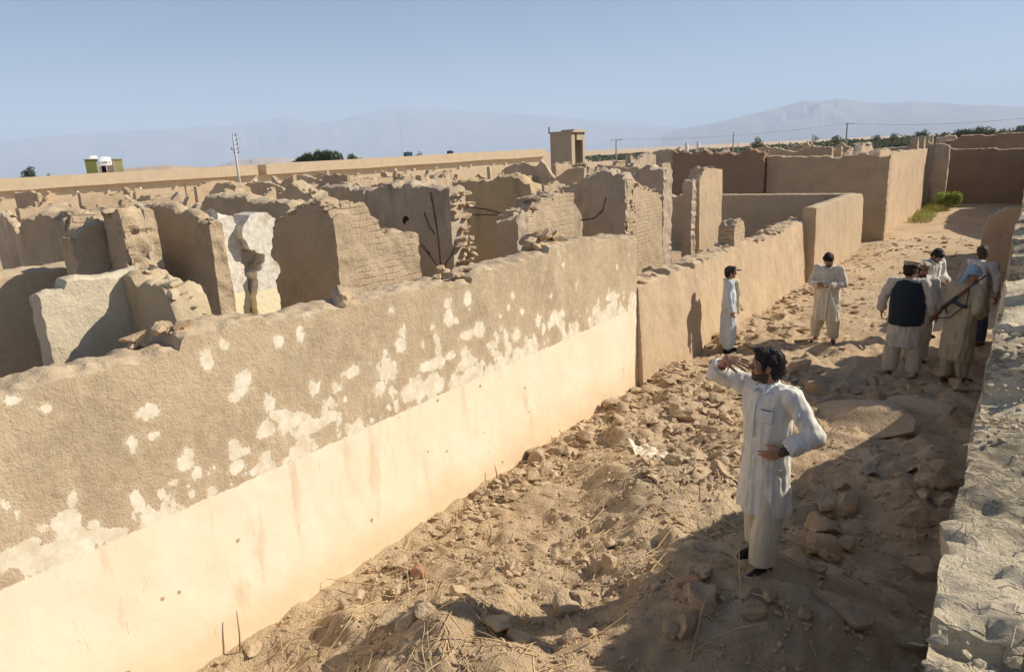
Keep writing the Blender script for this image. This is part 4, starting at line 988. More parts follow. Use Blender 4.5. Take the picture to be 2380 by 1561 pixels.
for k in range(1100):
    if k % 2: x, y = WX+.1+abs(r_.gauss(0, .9)), r_.uniform(10, 27)
    else: x, y = r_.uniform(-4.4, -.3), r_.uniform(11, 30)
    s = .03+.08*r_.random()**2; V_, F_ = chunk_geo((x, y, 0), (s*1.5, s, s*.5), r_, 5, (0, 0, r_.uniform(0, 6)), 1); V_[:, 2] += gz(x, y)+s*.12; mb.add(V_, F_)
o = mb.build('rubble', M['lump'], None, (-2.5, 18, 0), True, 40); tag(o, 'small brick crumbs scattered up the far part of the alley', 'rubble', kind='stuff')
mb = MB()
def stick(mb, x, y, L, r, az=None, tilt=None, n=4):
    az = r_.uniform(0, 6.28) if az is None else az; tilt = r_.gauss(0, .22) if tilt is None else tilt
    d = np.array([cos(az)*cos(tilt), sin(az)*cos(tilt), abs(sin(tilt))]); side = np.array([-sin(az), cos(az), .2])
    bend = r_.gauss(0, .04)*L; z = gz(x, y); P = []
    for q in (0, .33, .66, 1):
        p = np.array([x, y, 0])+d*L*q+side*bend*q*(1-q)*4; p[2] += max(gz(p[0], p[1]), z*.5)+r*1.2; P.append(p)
    if max(p[0] for p in P) > 0 or min(p[0] for p in P) < WX+.03: return
    mb.tube(P, [r, r, r*.9, r*.5], n, cap=False)
for k in range(1900):
    if k % 4 == 0: x, y = WX+.15+abs(r_.gauss(0, .5)), r_.uniform(2., 8)
    elif k % 4 == 1: x, y = r_.gauss(-2.6, .7), r_.gauss(4.9, 1.2)
    elif k % 4 == 2: x, y = r_.gauss(-2.7, .6), r_.gauss(3.0, .45)
    else: x, y = r_.uniform(-4.5, -.2), r_.uniform(2, 9.5)
    if x < WX+.05 or x > -.1 or y < 1.7: continue
    stick(mb, x, y, .06+.28*r_.random()**2, .0022+.002*r_.random())
for k in range(80):
    x, y = (r_.gauss(-2.7, .8), r_.gauss(3.6, .9)) if k % 2 else (r_.gauss(-2.3, 1.0), r_.gauss(5.6, 1.3))
    if x < WX+.05 or x > -.1: continue
    stick(mb, x, y, r_.uniform(.25, .7), r_.uniform(.003, .0065), n=5)
o = mb.build('straw', M['straw'], None, (-2.5, 5, 0), True); tag(o, 'dry straw and reed stalks mixed through the rubble', 'straw', kind='stuff')
for (p0, p1, lab) in (((551, 1478), (550, 1420), 'short upright stick standing against the cream wall at lower left'), ((1156, 1117), (1150, 1080), 'thin leaning twig against the cream wall near the middle'), ((1312, 1040), (1299, 998), 'forked twig sticking up where the cream wall meets the rubble')):
    a = onX(p0, WX+.12); a[2] = gz(a[0], a[1])-.01; q = onX(p1, WX+.10); mb = MB(); mb.tube([a, (a+q)/2+[.004, .006, 0], q], [.009, .007, .004], 6); o = mb.build('stick', M['twig'], None, tuple(a), True); tag(o, lab, 'stick')
# torn cloths
def cloth(pts, lab, mat, seed, amp=.05, sub=14):
    """quad corners on the ground, crumpled"""
    A_, B2, C2, D_ = [onZ(p, .12)[:2] for p in pts]; V = []
    for i in range(sub+1):
        for j in range(sub+1):
            u, v = i/sub, j/sub; p = (1-u)*(1-v)*A_+u*(1-v)*B2+u*v*C2+(1-u)*v*D_
            V.append((p[0], p[1], u, v))
    V = np.array(V); q = V[:, :2]; nz_ = np.abs(fbm(np.c_[q, q[:, :1]*0], .16, seed, 3))
    z = gh(q[:, 0], q[:, 1])+.012+amp*nz_*1.6
    q = q+np.stack([fbm(np.c_[q, q[:, :1]*0], .1, seed+1, 2), fbm(np.c_[q, q[:, :1]*0], .1, seed+2, 2)], -1)*.03
    ii_ = np.arange((sub+1)**2).reshape(sub+1, sub+1); F = np.stack([ii_[:-1, :-1], ii_[1:, :-1], ii_[1:, 1:], ii_[:-1, 1:]], -1).reshape(-1, 4)
    o = mesh_obj('torn_cloth', np.c_[q, z], F, M[mat], None, (q[0][0], q[0][1], 0)); md = o.modifiers.new('s', 'SOLIDIFY'); md.thickness = .004; tag(o, lab, 'cloth'); return o
M['rag'] = mat_cloth('pale_rag', (.72, .62, .46)); M['rag2'] = mat_cloth('brown_rag', (.40, .32, .24))
cloth([(1462, 1032), (1510, 1040), (1570, 1110), (1500, 1105)], 'pale torn cloth crumpled in the sunlit rubble', 'rag', 3, .04)
cloth([(1500, 1095), (1565, 1095), (1615, 1140), (1590, 1145)], 'narrow pale rag trailing from the crumpled cloth', 'rag', 7, .05)
cloth([(1990, 1075), (2020, 1080), (2045, 1145), (2010, 1150)], 'greyish rag draped over lumps in the shade', 'rag2', 5, .04)
cloth([(2060, 1130), (2120, 1125), (2150, 1150), (2070, 1160)], 'yellowish rag lying in the shade right of the greyish rag', 'rag2', 9, .05)

# ---- broken bricks piled on the crown of the near wall
def crown(px, n, sz, lab, seed):
    r2 = random.Random(seed); P = onX(px, WX); e = None; mb = MB()
    for k in range(n):
        d = (sz*r2.uniform(.8, 1.3), sz*r2.uniform(.5, .8), sz*r2.uniform(.35, .6)); lay = k % 3
        V_, F_ = chunk_geo((WX-.2+r2.uniform(-.1, .1), P[1]+r2.gauss(0, sz*(1.25-.3*lay)), P[2]+.0+d[2]*.25+lay*sz*.33), d, r2, 7, (r2.gauss(0, .22), r2.gauss(0, .22), r2.uniform(0, 6)), 3); mb.add(V_, F_)
    o = mb.build('rubble_pile', M['lump'], None, (WX-.2, P[1], P[2]), True, 40); tag(o, lab, 'rubble pile')
crown((1290, 572), 14, .2, 'heap of broken bricks on the crown of the near wall, right of centre', 3)
crown((832, 698), 1, .26, 'single square block left on the crown of the near wall', 5)
crown((1070, 648), 9, .12, 'few crumbs of brick on the crown of the near wall at its middle', 6)
crown((425, 800), 9, .14, 'small dark clump at the step in the crown of the near wall', 7)

mb = MB()
for k in range(1500):
    x, y = -.09+abs(r_.gauss(0, .5)), r_.uniform(1.0, 6.5)
    if x > 1.6 or noise3(np.array([x, y, 0.]), .4, 71) < r_.uniform(-.5, .7): continue
    zt_ = 2.2 if y < 4.2 else 2.1 if y < 5.2 else 2.28
    s_ = .012+.035*r_.random()**2; V_, F_ = chunk_geo((x, y, zt_+.035), (s_*1.4, s_, s_*.8), r_, 4, None, 1); mb.add(V_, F_)
for k in range(130):
    x, y = -.07+abs(r_.gauss(0, .5)), r_.uniform(1.0, 4.1); L = r_.uniform(.05, .2); a = r_.uniform(0, 6.28); mb.tube([(x, y, 2.245), (x+cos(a)*L*.5, y+sin(a)*L*.5, 2.26), (x+cos(a)*L, y+sin(a)*L, 2.245)], .002, 4)
o = mb.build('grit', M['roof_mud'], None, (.4, 3, 2.2), True, 40); tag(o, 'loose grit and straw on the pale wall top at right', 'grit', kind='stuff')
# ================================================================== PEOPLE: implicit surfaces -> continuous meshes
class Sdf:
    def __init__(s, h): s.h = h; s.P = []
    def cap(s, a, b, ra, rb=None, k=.02, op='u'): s.P.append(('cap', np.array(a, float), np.array(b, float), ra, ra if rb is None else rb, k, op)); return s
    def chain(s, pts, rs, k=.02):
        for i in range(len(pts)-1): s.cap(pts[i], pts[i+1], rs[i], rs[i+1], k)
        return s
    def ell(s, c, r, R=None, k=.02, op='u'): s.P.append(('ell', np.array(c, float), np.array(r, float), np.eye(3) if R is None else np.array(R), None, k, op)); return s
    def loft(s, sec, k=.02, fold=0, nf=7, seed=1, op='u', slit=None): s.P.append(('loft', np.array(sec, float), fold, nf, seed, k, op)); return s
    def bounds(s, p):
        if p[0] == 'cap': r = max(p[3], p[4]); return np.minimum(p[1], p[2])-r, np.maximum(p[1], p[2])+r
        if p[0] == 'ell': r = np.full(3, p[2].max()); return p[1]-r, p[1]+r
        S = p[1]; r = S[:, 3:5].max(1)*(1+abs(p[2])*1.6); return np.array([(S[:, 1]-r).min(), (S[:, 2]-r).min(), S[:, 0].min()]), np.array([(S[:, 1]+r).max(), (S[:, 2]+r).max(), S[:, 0].max()])
    def mesh(s, disp=None):
        h = s.h; lo = np.full(3, 1e9); hi = -lo
        for p in s.P:
            if p[6] == 's': continue
            a, b = s.bounds(p); lo = np.minimum(lo, a); hi = np.maximum(hi, b)
        lo -= 5*h; hi += 5*h; n = np.ceil((hi-lo)/h).astype(int)+1; D = np.full(n, 1., np.float32)
        for p in s.P:
            k = p[5]; a, b = s.bounds(p); pad = k+4*h
            i0 = np.maximum(0, np.floor((a-pad-lo)/h).astype(int)); i1 = np.minimum(n, np.ceil((b+pad-lo)/h).astype(int)+1)
            X, Y, Z = np.meshgrid(*[lo[q]+h*np.arange(i0[q], i1[q]) for q in range(3)], indexing='ij'); X = X.astype(np.float32); Y = Y.astype(np.float32); Z = Z.astype(np.float32)
            if p[0] == 'cap':
                A, B = p[1], p[2]; v = B-A; L = float(v@v)+1e-12; t = np.clip(((X-A[0])*v[0]+(Y-A[1])*v[1]+(Z-A[2])*v[2])/L, 0, 1)
                d = np.sqrt((X-A[0]-t*v[0])**2+(Y-A[1]-t*v[1])**2+(Z-A[2]-t*v[2])**2)-(p[3]+(p[4]-p[3])*t)
            elif p[0] == 'ell':
                R = p[3]; q = np.stack([X-p[1][0], Y-p[1][1], Z-p[1][2]], -1)@R; k0 = np.linalg.norm(q/p[2], axis=-1); k1 = np.linalg.norm(q/p[2]**2, axis=-1); d = k0*(k0-1)/(k1+1e-9)
            else:
                S = p[1][np.argsort(p[1][:, 0])]; f = [np.interp(Z, S[:, 0], S[:, q]) for q in (1, 2, 3, 4)]
                x_, y_ = X-f[0], Y-f[1]; rx, ry = f[2], f[3]; th = np.arctan2(y_, x_)
                if p[2]:
                    fr = np.clip((S[-1, 0]-Z)/(S[-1, 0]-S[0, 0]), 0, 1)
                    c, s_ = np.cos(th), np.sin(th); w = noise3(np.stack([c*p[3]/2.2+.15*Z, s_*p[3]/2.2, Z*1.3], -1), 1., p[4])+.4*noise3(np.stack([c*p[3], s_*p[3], Z*2.6], -1), 1., p[4]+3)
                    g = 1+p[2]*w*(.25+.75*fr); rx, ry = rx*g, ry*g
                k0 = np.sqrt((x_/rx)**2+(y_/ry)**2)+1e-6; k1 = np.sqrt((x_/rx**2)**2+(y_/ry**2)**2)+1e-6; d2 = k0*(k0-1)/k1
                dz = np.maximum(S[0, 0]-Z, Z-S[-1, 0]); d = np.maximum(d2, dz)
            sl = tuple(slice(i0[q], i1[q]) for q in range(3)); O = D[sl]; d = d.astype(np.float32)
            if p[6] == 's':
                d = -d; hh = np.clip(.5+.5*(d-O)/k, 0, 1); D[sl] = O*(1-hh)+d*hh+k*hh*(1-hh)
            else:
                hh = np.clip(.5+.5*(d-O)/k, 0, 1) if k > 0 else (d > O); D[sl] = d*(1-hh)+O*hh-k*hh*(1-hh)
        if disp is not None:
            m_ = np.abs(D) < 6*h; I = np.argwhere(m_); D[m_] += disp(lo+I*h).astype(np.float32)
        return nets(D, lo, h)
def nets(D, lo, h):
    S = D < 0; nx, ny, nz = D.shape
    c = [S[i:nx-1+i, j:ny-1+j, k:nz-1+k] for i in (0, 1) for j in (0, 1) for k in (0, 1)]
    cnt = sum(x.astype(np.int8) for x in c); act = (cnt > 0) & (cnt < 8); I = np.argwhere(act); ids = np.full(act.shape, -1, np.int64); ids[act] = np.arange(len(I))
    acc = np.zeros((len(I), 3)); w = np.zeros(len(I)); cr = [(i, j, k) for i in (0, 1) for j in (0, 1) for k in (0, 1)]
    val = {o: D[I[:, 0]+o[0], I[:, 1]+o[1], I[:, 2]+o[2]] for o in cr}
    for a in cr:
        for q in range(3):
            if a[q]: continue
            b = list(a); b[q] = 1; b = tuple(b); va, vb = val[a], val[b]; m = (va < 0) != (vb < 0); t = np.where(m, va/(va-vb+1e-12), 0)
            for z in range(3): acc[:, z] += m*(a[z]+(t if z == q else 0))
            w += m
    V = lo+h*(I+acc/w[:, None]); F = []
    for q in range(3):
        sl0 = [slice(1, -1)]*3; o1, o2 = [z for z in range(3) if z != q]
        A_ = S[:-1, :, :] if q == 0 else (S[:, :-1, :] if q == 1 else S[:, :, :-1]); B2 = S[1:, :, :] if q == 0 else (S[:, 1:, :] if q == 1 else S[:, :, 1:])
        E_ = np.argwhere(A_ != B2); E_ = E_[(E_[:, o1] > 0) & (E_[:, o2] > 0)]
        fl = A_[E_[:, 0], E_[:, 1], E_[:, 2]]
        def idx(d1, d2):
            J = E_.copy(); J[:, o1] -= d1; J[:, o2] -= d2; return ids[J[:, 0], J[:, 1], J[:, 2]]
        Q = np.stack([idx(0, 0), idx(1, 0), idx(1, 1), idx(0, 1)], -1)
        if q == 1: fl = ~fl
        Q[~fl] = Q[~fl][:, ::-1]; F.append(Q[(Q >= 0).all(1)])
    return V, np.concatenate(F)[:, ::-1].copy() if False else np.concatenate(F)
def rotm(yaw=0, pitch=0, roll=0):
    """local axes: x right, y forward, z up; yaw turns left, pitch looks up"""
    cz, sz, cx, sx, cy, sy = cos(yaw), sin(yaw), cos(pitch), sin(pitch), cos(roll), sin(roll)
    return np.array([[cz, -sz, 0], [sz, cz, 0], [0, 0, 1]])@np.array([[1, 0, 0], [0, cx, -sx], [0, sx, cx]])@np.array([[cy, 0, sy], [0, 1, 0], [-sy, 0, cy]])
def hand(S, w, d, nrm, side, curl=.5, spread=.12, sc=1., thumb=.6):
    """w wrist, d finger direction, nrm palm normal (curl towards it), side = thumb side"""
    w = np.array(w, float); d = np.array(d, float); d /= np.linalg.norm(d); nrm = np.array(nrm, float); nrm -= d*(nrm@d); nrm /= np.linalg.norm(nrm)
    s_ = np.cross(d, nrm); s_ = s_ if s_@np.array(side, float) > 0 else -s_
    L = [(.030, .088, (.043, .026, .021)), (.010, .092, (.048, .029, .022)), (-.010, .088, (.044, .027, .021)), (-.029, .080, (.034, .021, .018))]
    for i, (o, pl, seg) in enumerate(L):
        kn = w+d*pl*sc+s_*o*sc; S.cap(w+s_*o*.55*sc+d*.01, kn, .0145*sc, .0115*sc, .012)
        p = kn; a = curl*(.6+.12*i); f = d+s_*spread*(o/.03); f /= np.linalg.norm(f)
        for j, sl in enumerate(seg):
            a2 = a*(1+.55*j); v = f*cos(a2)+nrm*sin(a2); q = p+v*sl*sc; S.cap(p, q, (.0095-.001*j)*sc, (.0088-.0012*j)*sc, .004); p = q
    t0 = w+s_*.022*sc+d*.022*sc; v = d*.62+s_*.72+nrm*.35; v /= np.linalg.norm(v); t1 = t0+v*.045*sc; v2 = d*.85+s_*.25*(1-thumb)+nrm*(.3+.4*thumb); v2 /= np.linalg.norm(v2); t2 = t1+v2*.034*sc; t3 = t2+(v2+nrm*.25)*.024*sc
    S.cap(t0, t1, .0165*sc, .0115*sc, .012).cap(t1, t2, .011*sc, .0098*sc, .004).cap(t2, t3, .0098*sc, .0078*sc, .004)
def mat_skin():
    mt, t, b = nodes('tanned_skin'); co = objco(t)
    col = ramp(t, noise_n(t, co, 9, 4, .6), [(.3, (.33, .165, .095)), (.7, (.44, .235, .145))])
    at = N(t, 'ShaderNodeAttribute', attribute_name='stubble').outputs['Fac']
    st = mth(t, 'ADD', at, mth(t, 'MULTIPLY', mth(t, 'SUBTRACT', noise_n(t, co, 160, 3, .7), .5), .5))
    col = mix(t, mth(t, 'MULTIPLY', sstep(t, st, .25, .75), .88), col, (.035, .022, .016))
    t.links.new(col, b.inputs['Base Color']); b.inputs['Roughness'].default_value = .55; b.inputs['Specular IOR Level'].default_value = .35
    b.inputs['Subsurface Weight'].default_value = .08; b.inputs['Subsurface Radius'].default_value = (.02, .008, .004); bump(t, b, noise_n(t, co, 90, 3, .6), .15, .003)
    return mt
M['skin'] = mat_skin()
def mat_hair(name, c):
    mt, t, b = nodes(name); co = objco(t, (1, 1, .3)); n = noise_n(t, co, 130, 3, .6)
    t.links.new(ramp(t, n, [(.3, tuple(x*.6 for x in c)), (.7, tuple(x*1.6 for x in c))]), b.inputs['Base Color']); b.inputs['Roughness'].default_value = .62; b.inputs['Specular IOR Level'].default_value = .25
    bump(t, b, n, .6, .01); return mt
M['hair_black'] = mat_hair('black_hair', (.018, .013, .010)); M['hair_brown'] = mat_hair('reddish_brown_hair', (.07, .035, .018))
M['shirt_white'] = mat_cloth('off_white_cotton', (.71, .665, .58)); M['trouser_white'] = mat_cloth('off_white_trousers', (.60, .52, .385)); M['collar'] = mat_cloth('white_collar', (.78, .77, .74)); M['robe_blue'] = mat_cloth('pale_blue_cotton', (.56, .62, .66)); M['cotton_beige'] = mat_cloth('beige_cotton', (.58, .50, .375)); M['cotton_pale'] = mat_cloth('pale_cotton', (.60, .555, .475))
M['tunic_beige'] = mat_cloth('light_beige_cotton', (.62, .55, .43)); M['tunic_grey'] = mat_cloth('grey_beige_cotton', (.50, .44, .37)); M['vest_black'] = mat_cloth('black_waistcoat', (.018, .024, .030)); M['pakol'] = mat_cloth('felted_wool_hat', (.42, .31, .20)); M['cap_dark'] = mat_cloth('dark_cap', (.06, .05, .045)); M['scarf_cream'] = mat_cloth('cream_scarf', (.70, .60, .40)); M['turban'] = mat_cloth('blue_grey_turban', (.28, .38, .46)); M['khaki'] = mat_cloth('khaki_cotton', (.40, .335, .22)); M['navy'] = mat_cloth('dark_blue_cotton', (.05, .06, .10)); M['grey_cloth'] = mat_cloth('grey_brown_cotton', (.36, .30, .25)); M['shawl'] = mat_cloth('pale_grey_shawl', (.62, .56, .50))
M['shoe'] = mat_plain('black_leather', (.02, .018, .018), rough=.5, spec=.4); M['sandal'] = mat_plain('brown_leather', (.10, .06, .04), rough=.6); M['gun'] = mat_plain('gun_metal', (.03, .03, .035), rough=.4, spec=.5); M['gunwood'] = mat_plain('gun_wood', (.16, .07, .03), rough=.5); M['paper'] = mat_plain('white_paper', (.82, .82, .80)); M['lip'] = mat_plain('lip', (.30, .11, .08), rough=.5); M['eyewhite'] = mat_plain('eye', (.6, .55, .5), rough=.3); M['iris'] = mat_plain('iris', (.03, .02, .015), rough=.2)
def foldn(amp, seed, sx=.06, sz=.22):
    return lambda P: amp*(noise3(P*np.array([1/sx, 1/sx, 1/sz]), 1., seed)+.5*noise3(P*np.array([2.1/sx, 2.1/sx, 1.7/sz])+3, 1., seed+5))
def man(lab, pos, face, h=.01, sc=1., rsh=(.20, 0, 1.42), rel=(.26, -.03, 1.15), rwr=(.27, .05, .90), lsh=(-.20, 0, 1.42), lel=(-.26, -.03, 1.15), lwr=(-.27, .05, .90),
        rh=None, lh=None, head=(0, 0, 0), headoff=(0, 0, 0), feet=((.11, 0), (-.11, 0)), hem=.42, kam=None, shirt='shirt_white', trou='trouser_white', shoes='shoe', hair='hair_black', beard=True, hat=None, sleeve=(.85, .85),
        vest=None, skirtw=1., tw=1., seed=1, lean=(0, 0), extra=None, headsc=1.0, collar=True, cuffR=.07, cuffL=.07, tro_r=(.115, .10), fold=.10, hairlong=0):
    face = np.array(face, float); yaw = atan2(-face[0], face[1]); e = empty('person', (pos[0], pos[1], pos[2]), yaw); tag(e, lab, 'person'); e.scale = (sc, sc, sc)
    def obj(nm, S, mat, disp=None, par=e):
        V, F = S.mesh(disp) if isinstance(S, Sdf) else S
        me = bpy.data.meshes.new(nm); me.from_pydata(V.tolist(), [], F.tolist() if isinstance(F, np.ndarray) else F); me.update(); me.polygons.foreach_set('use_smooth', [True]*len(me.polygons)); me.materials.append(M[mat])
        o = bpy.data.objects.new(nm, me); C.objects.link(o); o.parent = par; return o
    lx, ly = lean; nb = np.array([lx, ly, 1.47]); R = rotm(*head); hc = nb+np.array([0, .02, .135])+np.array(headoff)
    hs = headsc; H = lambda x, y, z: hc+R@(np.array([x, y, z])*hs); RR = R
    A = lambda v: np.array(v, float)
    rsh, rel, rwr, lsh, lel, lwr = map(A, (rsh, rel, rwr, lsh, lel, lwr)); rsh = rsh+[lx, ly, 0]; lsh = lsh+[lx, ly, 0]
    B = Sdf(h)
    B.ell(H(0, -.012, .032), (.075, .094, .086), RR, .02).ell(H(0, .022, -.04), (.056, .066, .066), RR, .03).cap(H(-.018, .064, -.083), H(.018, .064, -.083), .021, k=.03)
    B.cap(H(0, .080, .020), H(0, .106, -.016), .009, .0125, .012).cap(H(-.014, .090, -.022), H(.014, .090, -.022), .008, k=.008).cap(H(-.040, .070, .034), H(.040, .070, .034), .014, k=.018)
    for s in (-1, 1):
        B.ell(H(s*.044, .056, -.012), (.022, .022, .022), RR, .02).ell(H(s*.030, .094, .016), (.016, .013, .010), RR, .010, 's').ell(H(s*.075, -.006, .0), (.010, .020, .031), RR, .008)
    B.cap(H(-.020, .083, -.047), H(.020, .083, -.047), .0065, k=.006).cap(H(-.016, .081, -.058), H(.016, .081, -.058), .0075, k=.006).cap(H(-.022, .094, -.052), H(.022, .094, -.052), .0022, k=.003, op='s')
    B.cap(H(0, -.018, -.06), nb+[0, -.01, -.03], .054, .060, .03)
    B.cap(lsh, rsh, .055, k=.04).ell((lx*.8, ly*.8, 1.28), (.155, .095, .20), None, .05).ell((lx*.3, ly*.3, 1.0), (.145, .095, .16), None, .05)
    for a, b_, c in ((rsh, rel, rwr), (lsh, lel, lwr)): B.cap(a, b_, .050, .040, .03).cap(b_, c, .041, .027, .02)
    hr = rh or dict(d=rwr-rel+A([0, .02, 0]), n=(-1, .2, 0), s=(0, 1, .1), curl=.45); hl = lh or dict(d=lwr-lel+A([0, .02, 0]), n=(1, .2, 0), s=(0, 1, .1), curl=.45)
    hand(B, rwr, hr['d'], hr['n'], hr['s'], hr.get('curl', .5), hr.get('spread', .12)); hand(B, lwr, hl['d'], hl['n'], hl['s'], hl.get('curl', .5), hl.get('spread', .12))
    for (fx, fy), s in zip(feet, (1, -1)):
        hp = A([s*.09, 0, .90]); an = A([fx, fy, .09]); kn = (hp+an)/2+A([0, .03, .02]); B.cap(hp, kn, .075, .052, .04).cap(kn, an, .050, .034, .02); B.cap(an+A([0, .0, -.03]), an+A([s*.02, .14, -.062]), .034, .024, .02)
    bo = obj('body', B, 'skin'); me_ = bo.data; co_ = np.empty(len(me_.vertices)*3); me_.vertices.foreach_get('co', co_); Q = (co_.reshape(-1, 3)-hc)@R/hs
    qx, qy, qz = Q[:, 0], Q[:, 1], Q[:, 2]; sm = lambda v, a, b_: np.clip((v-a)/(b_-a), 0, 1)
    jaw = sm(qz, -.022-.0-.018*sm(qy, .02, .07), -.040-.018*sm(qy, .02, .07))*sm(qz, -.135, -.105)*sm(qy, -.022, -.008)*(np.abs(qx) < .09)
    mous = sm(qz, -.050, -.044)*sm(qz, -.030, -.037)*sm(qy, .070, .078)*(np.abs(qx) < .034); lips = (np.abs(qz+.052) < .009)*(qy > .078)*(np.abs(qx) < .022)
    stb = np.maximum(jaw, mous)*(1-lips)*(1.0 if beard else .25)
    at_ = me_.attributes.new('stubble', 'FLOAT', 'POINT'); at_.data.foreach_set('value', stb.astype(np.float32))
    # eyes, hair, beard
    for s in (-1, 1):
        E1 = Sdf(.0035).ell(H(s*.030, .0745, .016), (.0125, .0105, .009), RR, .001); ey = obj('eye', E1, 'eyewhite'); obj('iris', Sdf(.003).ell(H(s*.030, .0815, .016), (.0055, .005, .0055), RR, .001), 'iris', None, ey)
    if hat != 'turban':
        hh_ = min(h, .006); Hs = Sdf(hh_); Hs.ell(H(0, -.020, .050), (.088, .104, .096), RR, .01).ell(H(0, -.060, -.015), (.074, .062, .080+hairlong), RR, .03).ell(H(.02, .045, .105), (.055, .050, .030), RR, .02)
        Hs.ell(H(0, .118, -.014), (.073, .068, .074), RR, .010, 's')
        for s in (-1, 1): Hs.ell(H(s*.104, .020, -.045), (.034, .050, .052), RR, .006, 's').ell(H(s*.088, -.004, -.004), (.016, .020, .028), RR, .004, 's').cap(H(s*.074, .030, .03), H(s*.070, .030, -.02), .008, .005, .006)
        VH, FH = Hs.mesh(lambda P: .006*noise3(P*np.array([1, 1, .6]), .016, 3)+.007*noise3(P, .035, 4))
        if h < .006:
            mbh = MB(); mbh.add(VH, FH); r3 = random.Random(2)
            for q in r3.sample(range(len(VH)), 900):
                v = VH[q]
                lq = R.T@(v-hc)/hs
                if lq[1] > .07 and lq[2] < .075 or np.linalg.norm(lq-[0, -.02, .03]) < .085: continue
                n_h = (v-hc)/np.linalg.norm(v-hc); bk = R@np.array([r3.gauss(0, .5), -.6, -.35]); L3 = r3.uniform(.008, .020)
                if n_h@(R@np.array([0, 1, -.3])) > .75: bk = R@np.array([r3.gauss(0, .6), .5, .1])
                p1_ = v+(n_h*.12+bk*.5)*L3; p2_ = p1_+(bk*.6-n_h*.1+np.array([0, 0, -.25]))*L3; mbh.tube([v-n_h*.004, p1_, p2_], [.0028, .0022, .0006], 3, cap=False)
            obj('hair', (np.concatenate(mbh.V), mbh.F), hair)
        else: obj('hair', (VH, FH), hair)
    Bs = Sdf(min(h, .006))
    for s in (-1, 1): Bs.cap(H(s*.016, .087, .036), H(s*.044, .074, .036), .0055, .004, .003)
    obj('eyebrows', Bs, hair, lambda P: .003*noise3(P, .010, 5))
    # trousers
    T = Sdf(h)
    for (fx, fy), s in zip(feet, (1, -1)):
        hp = A([s*.085, 0, .86]); T.loft([(.86, hp[0], 0, tro_r[0]*.85, .095), (.58, (hp[0]+fx)/2, fy*.25, tro_r[0]*.95, .105), (.44, fx*.8+.2*hp[0], fy*.5, tro_r[0], .105), (.28, fx*.95+.05*hp[0], fy*.85+.005, (tro_r[0]+tro_r[1])/2, .108), (.11, fx, fy, tro_r[1], tro_r[1])], .015, fold, 6, seed+s+7)
    T.ell((0, 0, .86), (.155, .105, .11), None, .05)
    obj('trousers', T, trou, foldn(.006, seed))
    for (fx, fy), s in zip(feet, (1, -1)):
        F_ = Sdf(min(h, .008)).cap((fx, fy-.05, .045), (fx+s*.02, fy+.15, .032), .044, .036, .02).cap((fx, fy-.05, .018), (fx+s*.02, fy+.165, .018), .034, .032, .01); F_.ell((fx, fy, -.042), (.3, .4, .045), None, .005, 's'); obj('shoe', F_, shoes)
    # kameez
    K = Sdf(h); w = skirtw; lx2, ly2 = lx*.6, ly*.6
    K.loft([(1.455, lx, ly-.01, .085, .075), (1.43, lx, ly, .17, .10), (1.36, lx, ly, .205*tw, .125*tw), (1.22, lx*.8, ly*.8, .205*tw, .14*tw), (1.02, lx*.4, ly*.4, .20*tw*w, .148*tw), (.80, 0, 0, .215*w, .165*w), (.60, 0, 0, .225*w, .178*w), (hem, 0, 0, .232*w, .185*w)], .02, fold, 7, seed)
    K.cap(lsh+[.02, 0, .0], rsh+[-.02, 0, 0], .066, k=.05)
    for a, b_, c, f, cf in ((rsh, rel, rwr, sleeve[0], cuffR), (lsh, lel, lwr, sleeve[1], cuffL)):
        q = b_+(c-b_)*f if f > 0 else a+(b_-a)*(1+f); K.cap(a, b_, .078, .068, .03)
        if f > 0: K.cap(b_, q, .066, cf, .02); K.cap(q, q+(c-b_)/np.linalg.norm(c-b_)*.001, cf+.004, k=.006)
        v = (c-b_)/np.linalg.norm(c-b_); K.ell(q+v*(cf+.015), (.05, .05, .03), None, .012, 's') if False else None
    sh = obj('shirt', K, shirt, lambda P: foldn(.014, seed+2, .055, .16)(P)+.006*noise3(P@np.array([[.7, .7, 0], [-.7, .7, .5], [0, -.5, 1.]])/np.array([.03, .10, .05]), 1., seed+8))
    if collar:
        K2 = Sdf(min(h, .006)); K2.loft([(1.455, lx, ly-.005, .088, .082), (1.50, lx, ly-.012, .066, .064)], .006)
        for s in (-1, 1): K2.cap((lx+s*.058, ly+.050, 1.487), (lx+s*.050, ly+.108, 1.425), .010, .007, .012).cap((lx+s*.020, ly+.066, 1.478), (lx+s*.052, ly+.108, 1.425), .009, .006, .018).cap((lx+s*.075, ly+.02, 1.478), (lx+s*.058, ly+.09, 1.44), .010, .008, .02)
        K2.cap((lx, ly-.01, 1.40), (lx, ly-.015, 1.54), .054, .058, .006, 's'); obj('collar', K2, 'collar' if shirt == 'shirt_white' else shirt)
    if vest:
        Vv = Sdf(h).loft([(1.475, lx, ly-.01, .10, .09), (1.445, lx, ly, .175, .128), (1.34, lx, ly, .208*tw, .158*tw), (1.2, lx*.8, ly*.8, .220*tw, .172*tw), (1.02, lx*.4, ly*.4, .224*tw, .180*tw), (.82, 0, 0, .236, .196)], .02, .03, 5, seed+9)
        obj('waistcoat', Vv, vest, foldn(.005, seed+4))
    if hat == 'pakol':
        P_ = Sdf(min(h, .008)).ell(H(0, -.015, .115), (.112, .118, .028), RR, .02).ell(H(0, -.012, .085), (.100, .112, .026), RR, .012).ell(H(0, -.012, .068), (.096, .108, .022), RR, .008); obj('hat', P_, 'pakol', lambda P: .003*noise3(P, .02, 2))
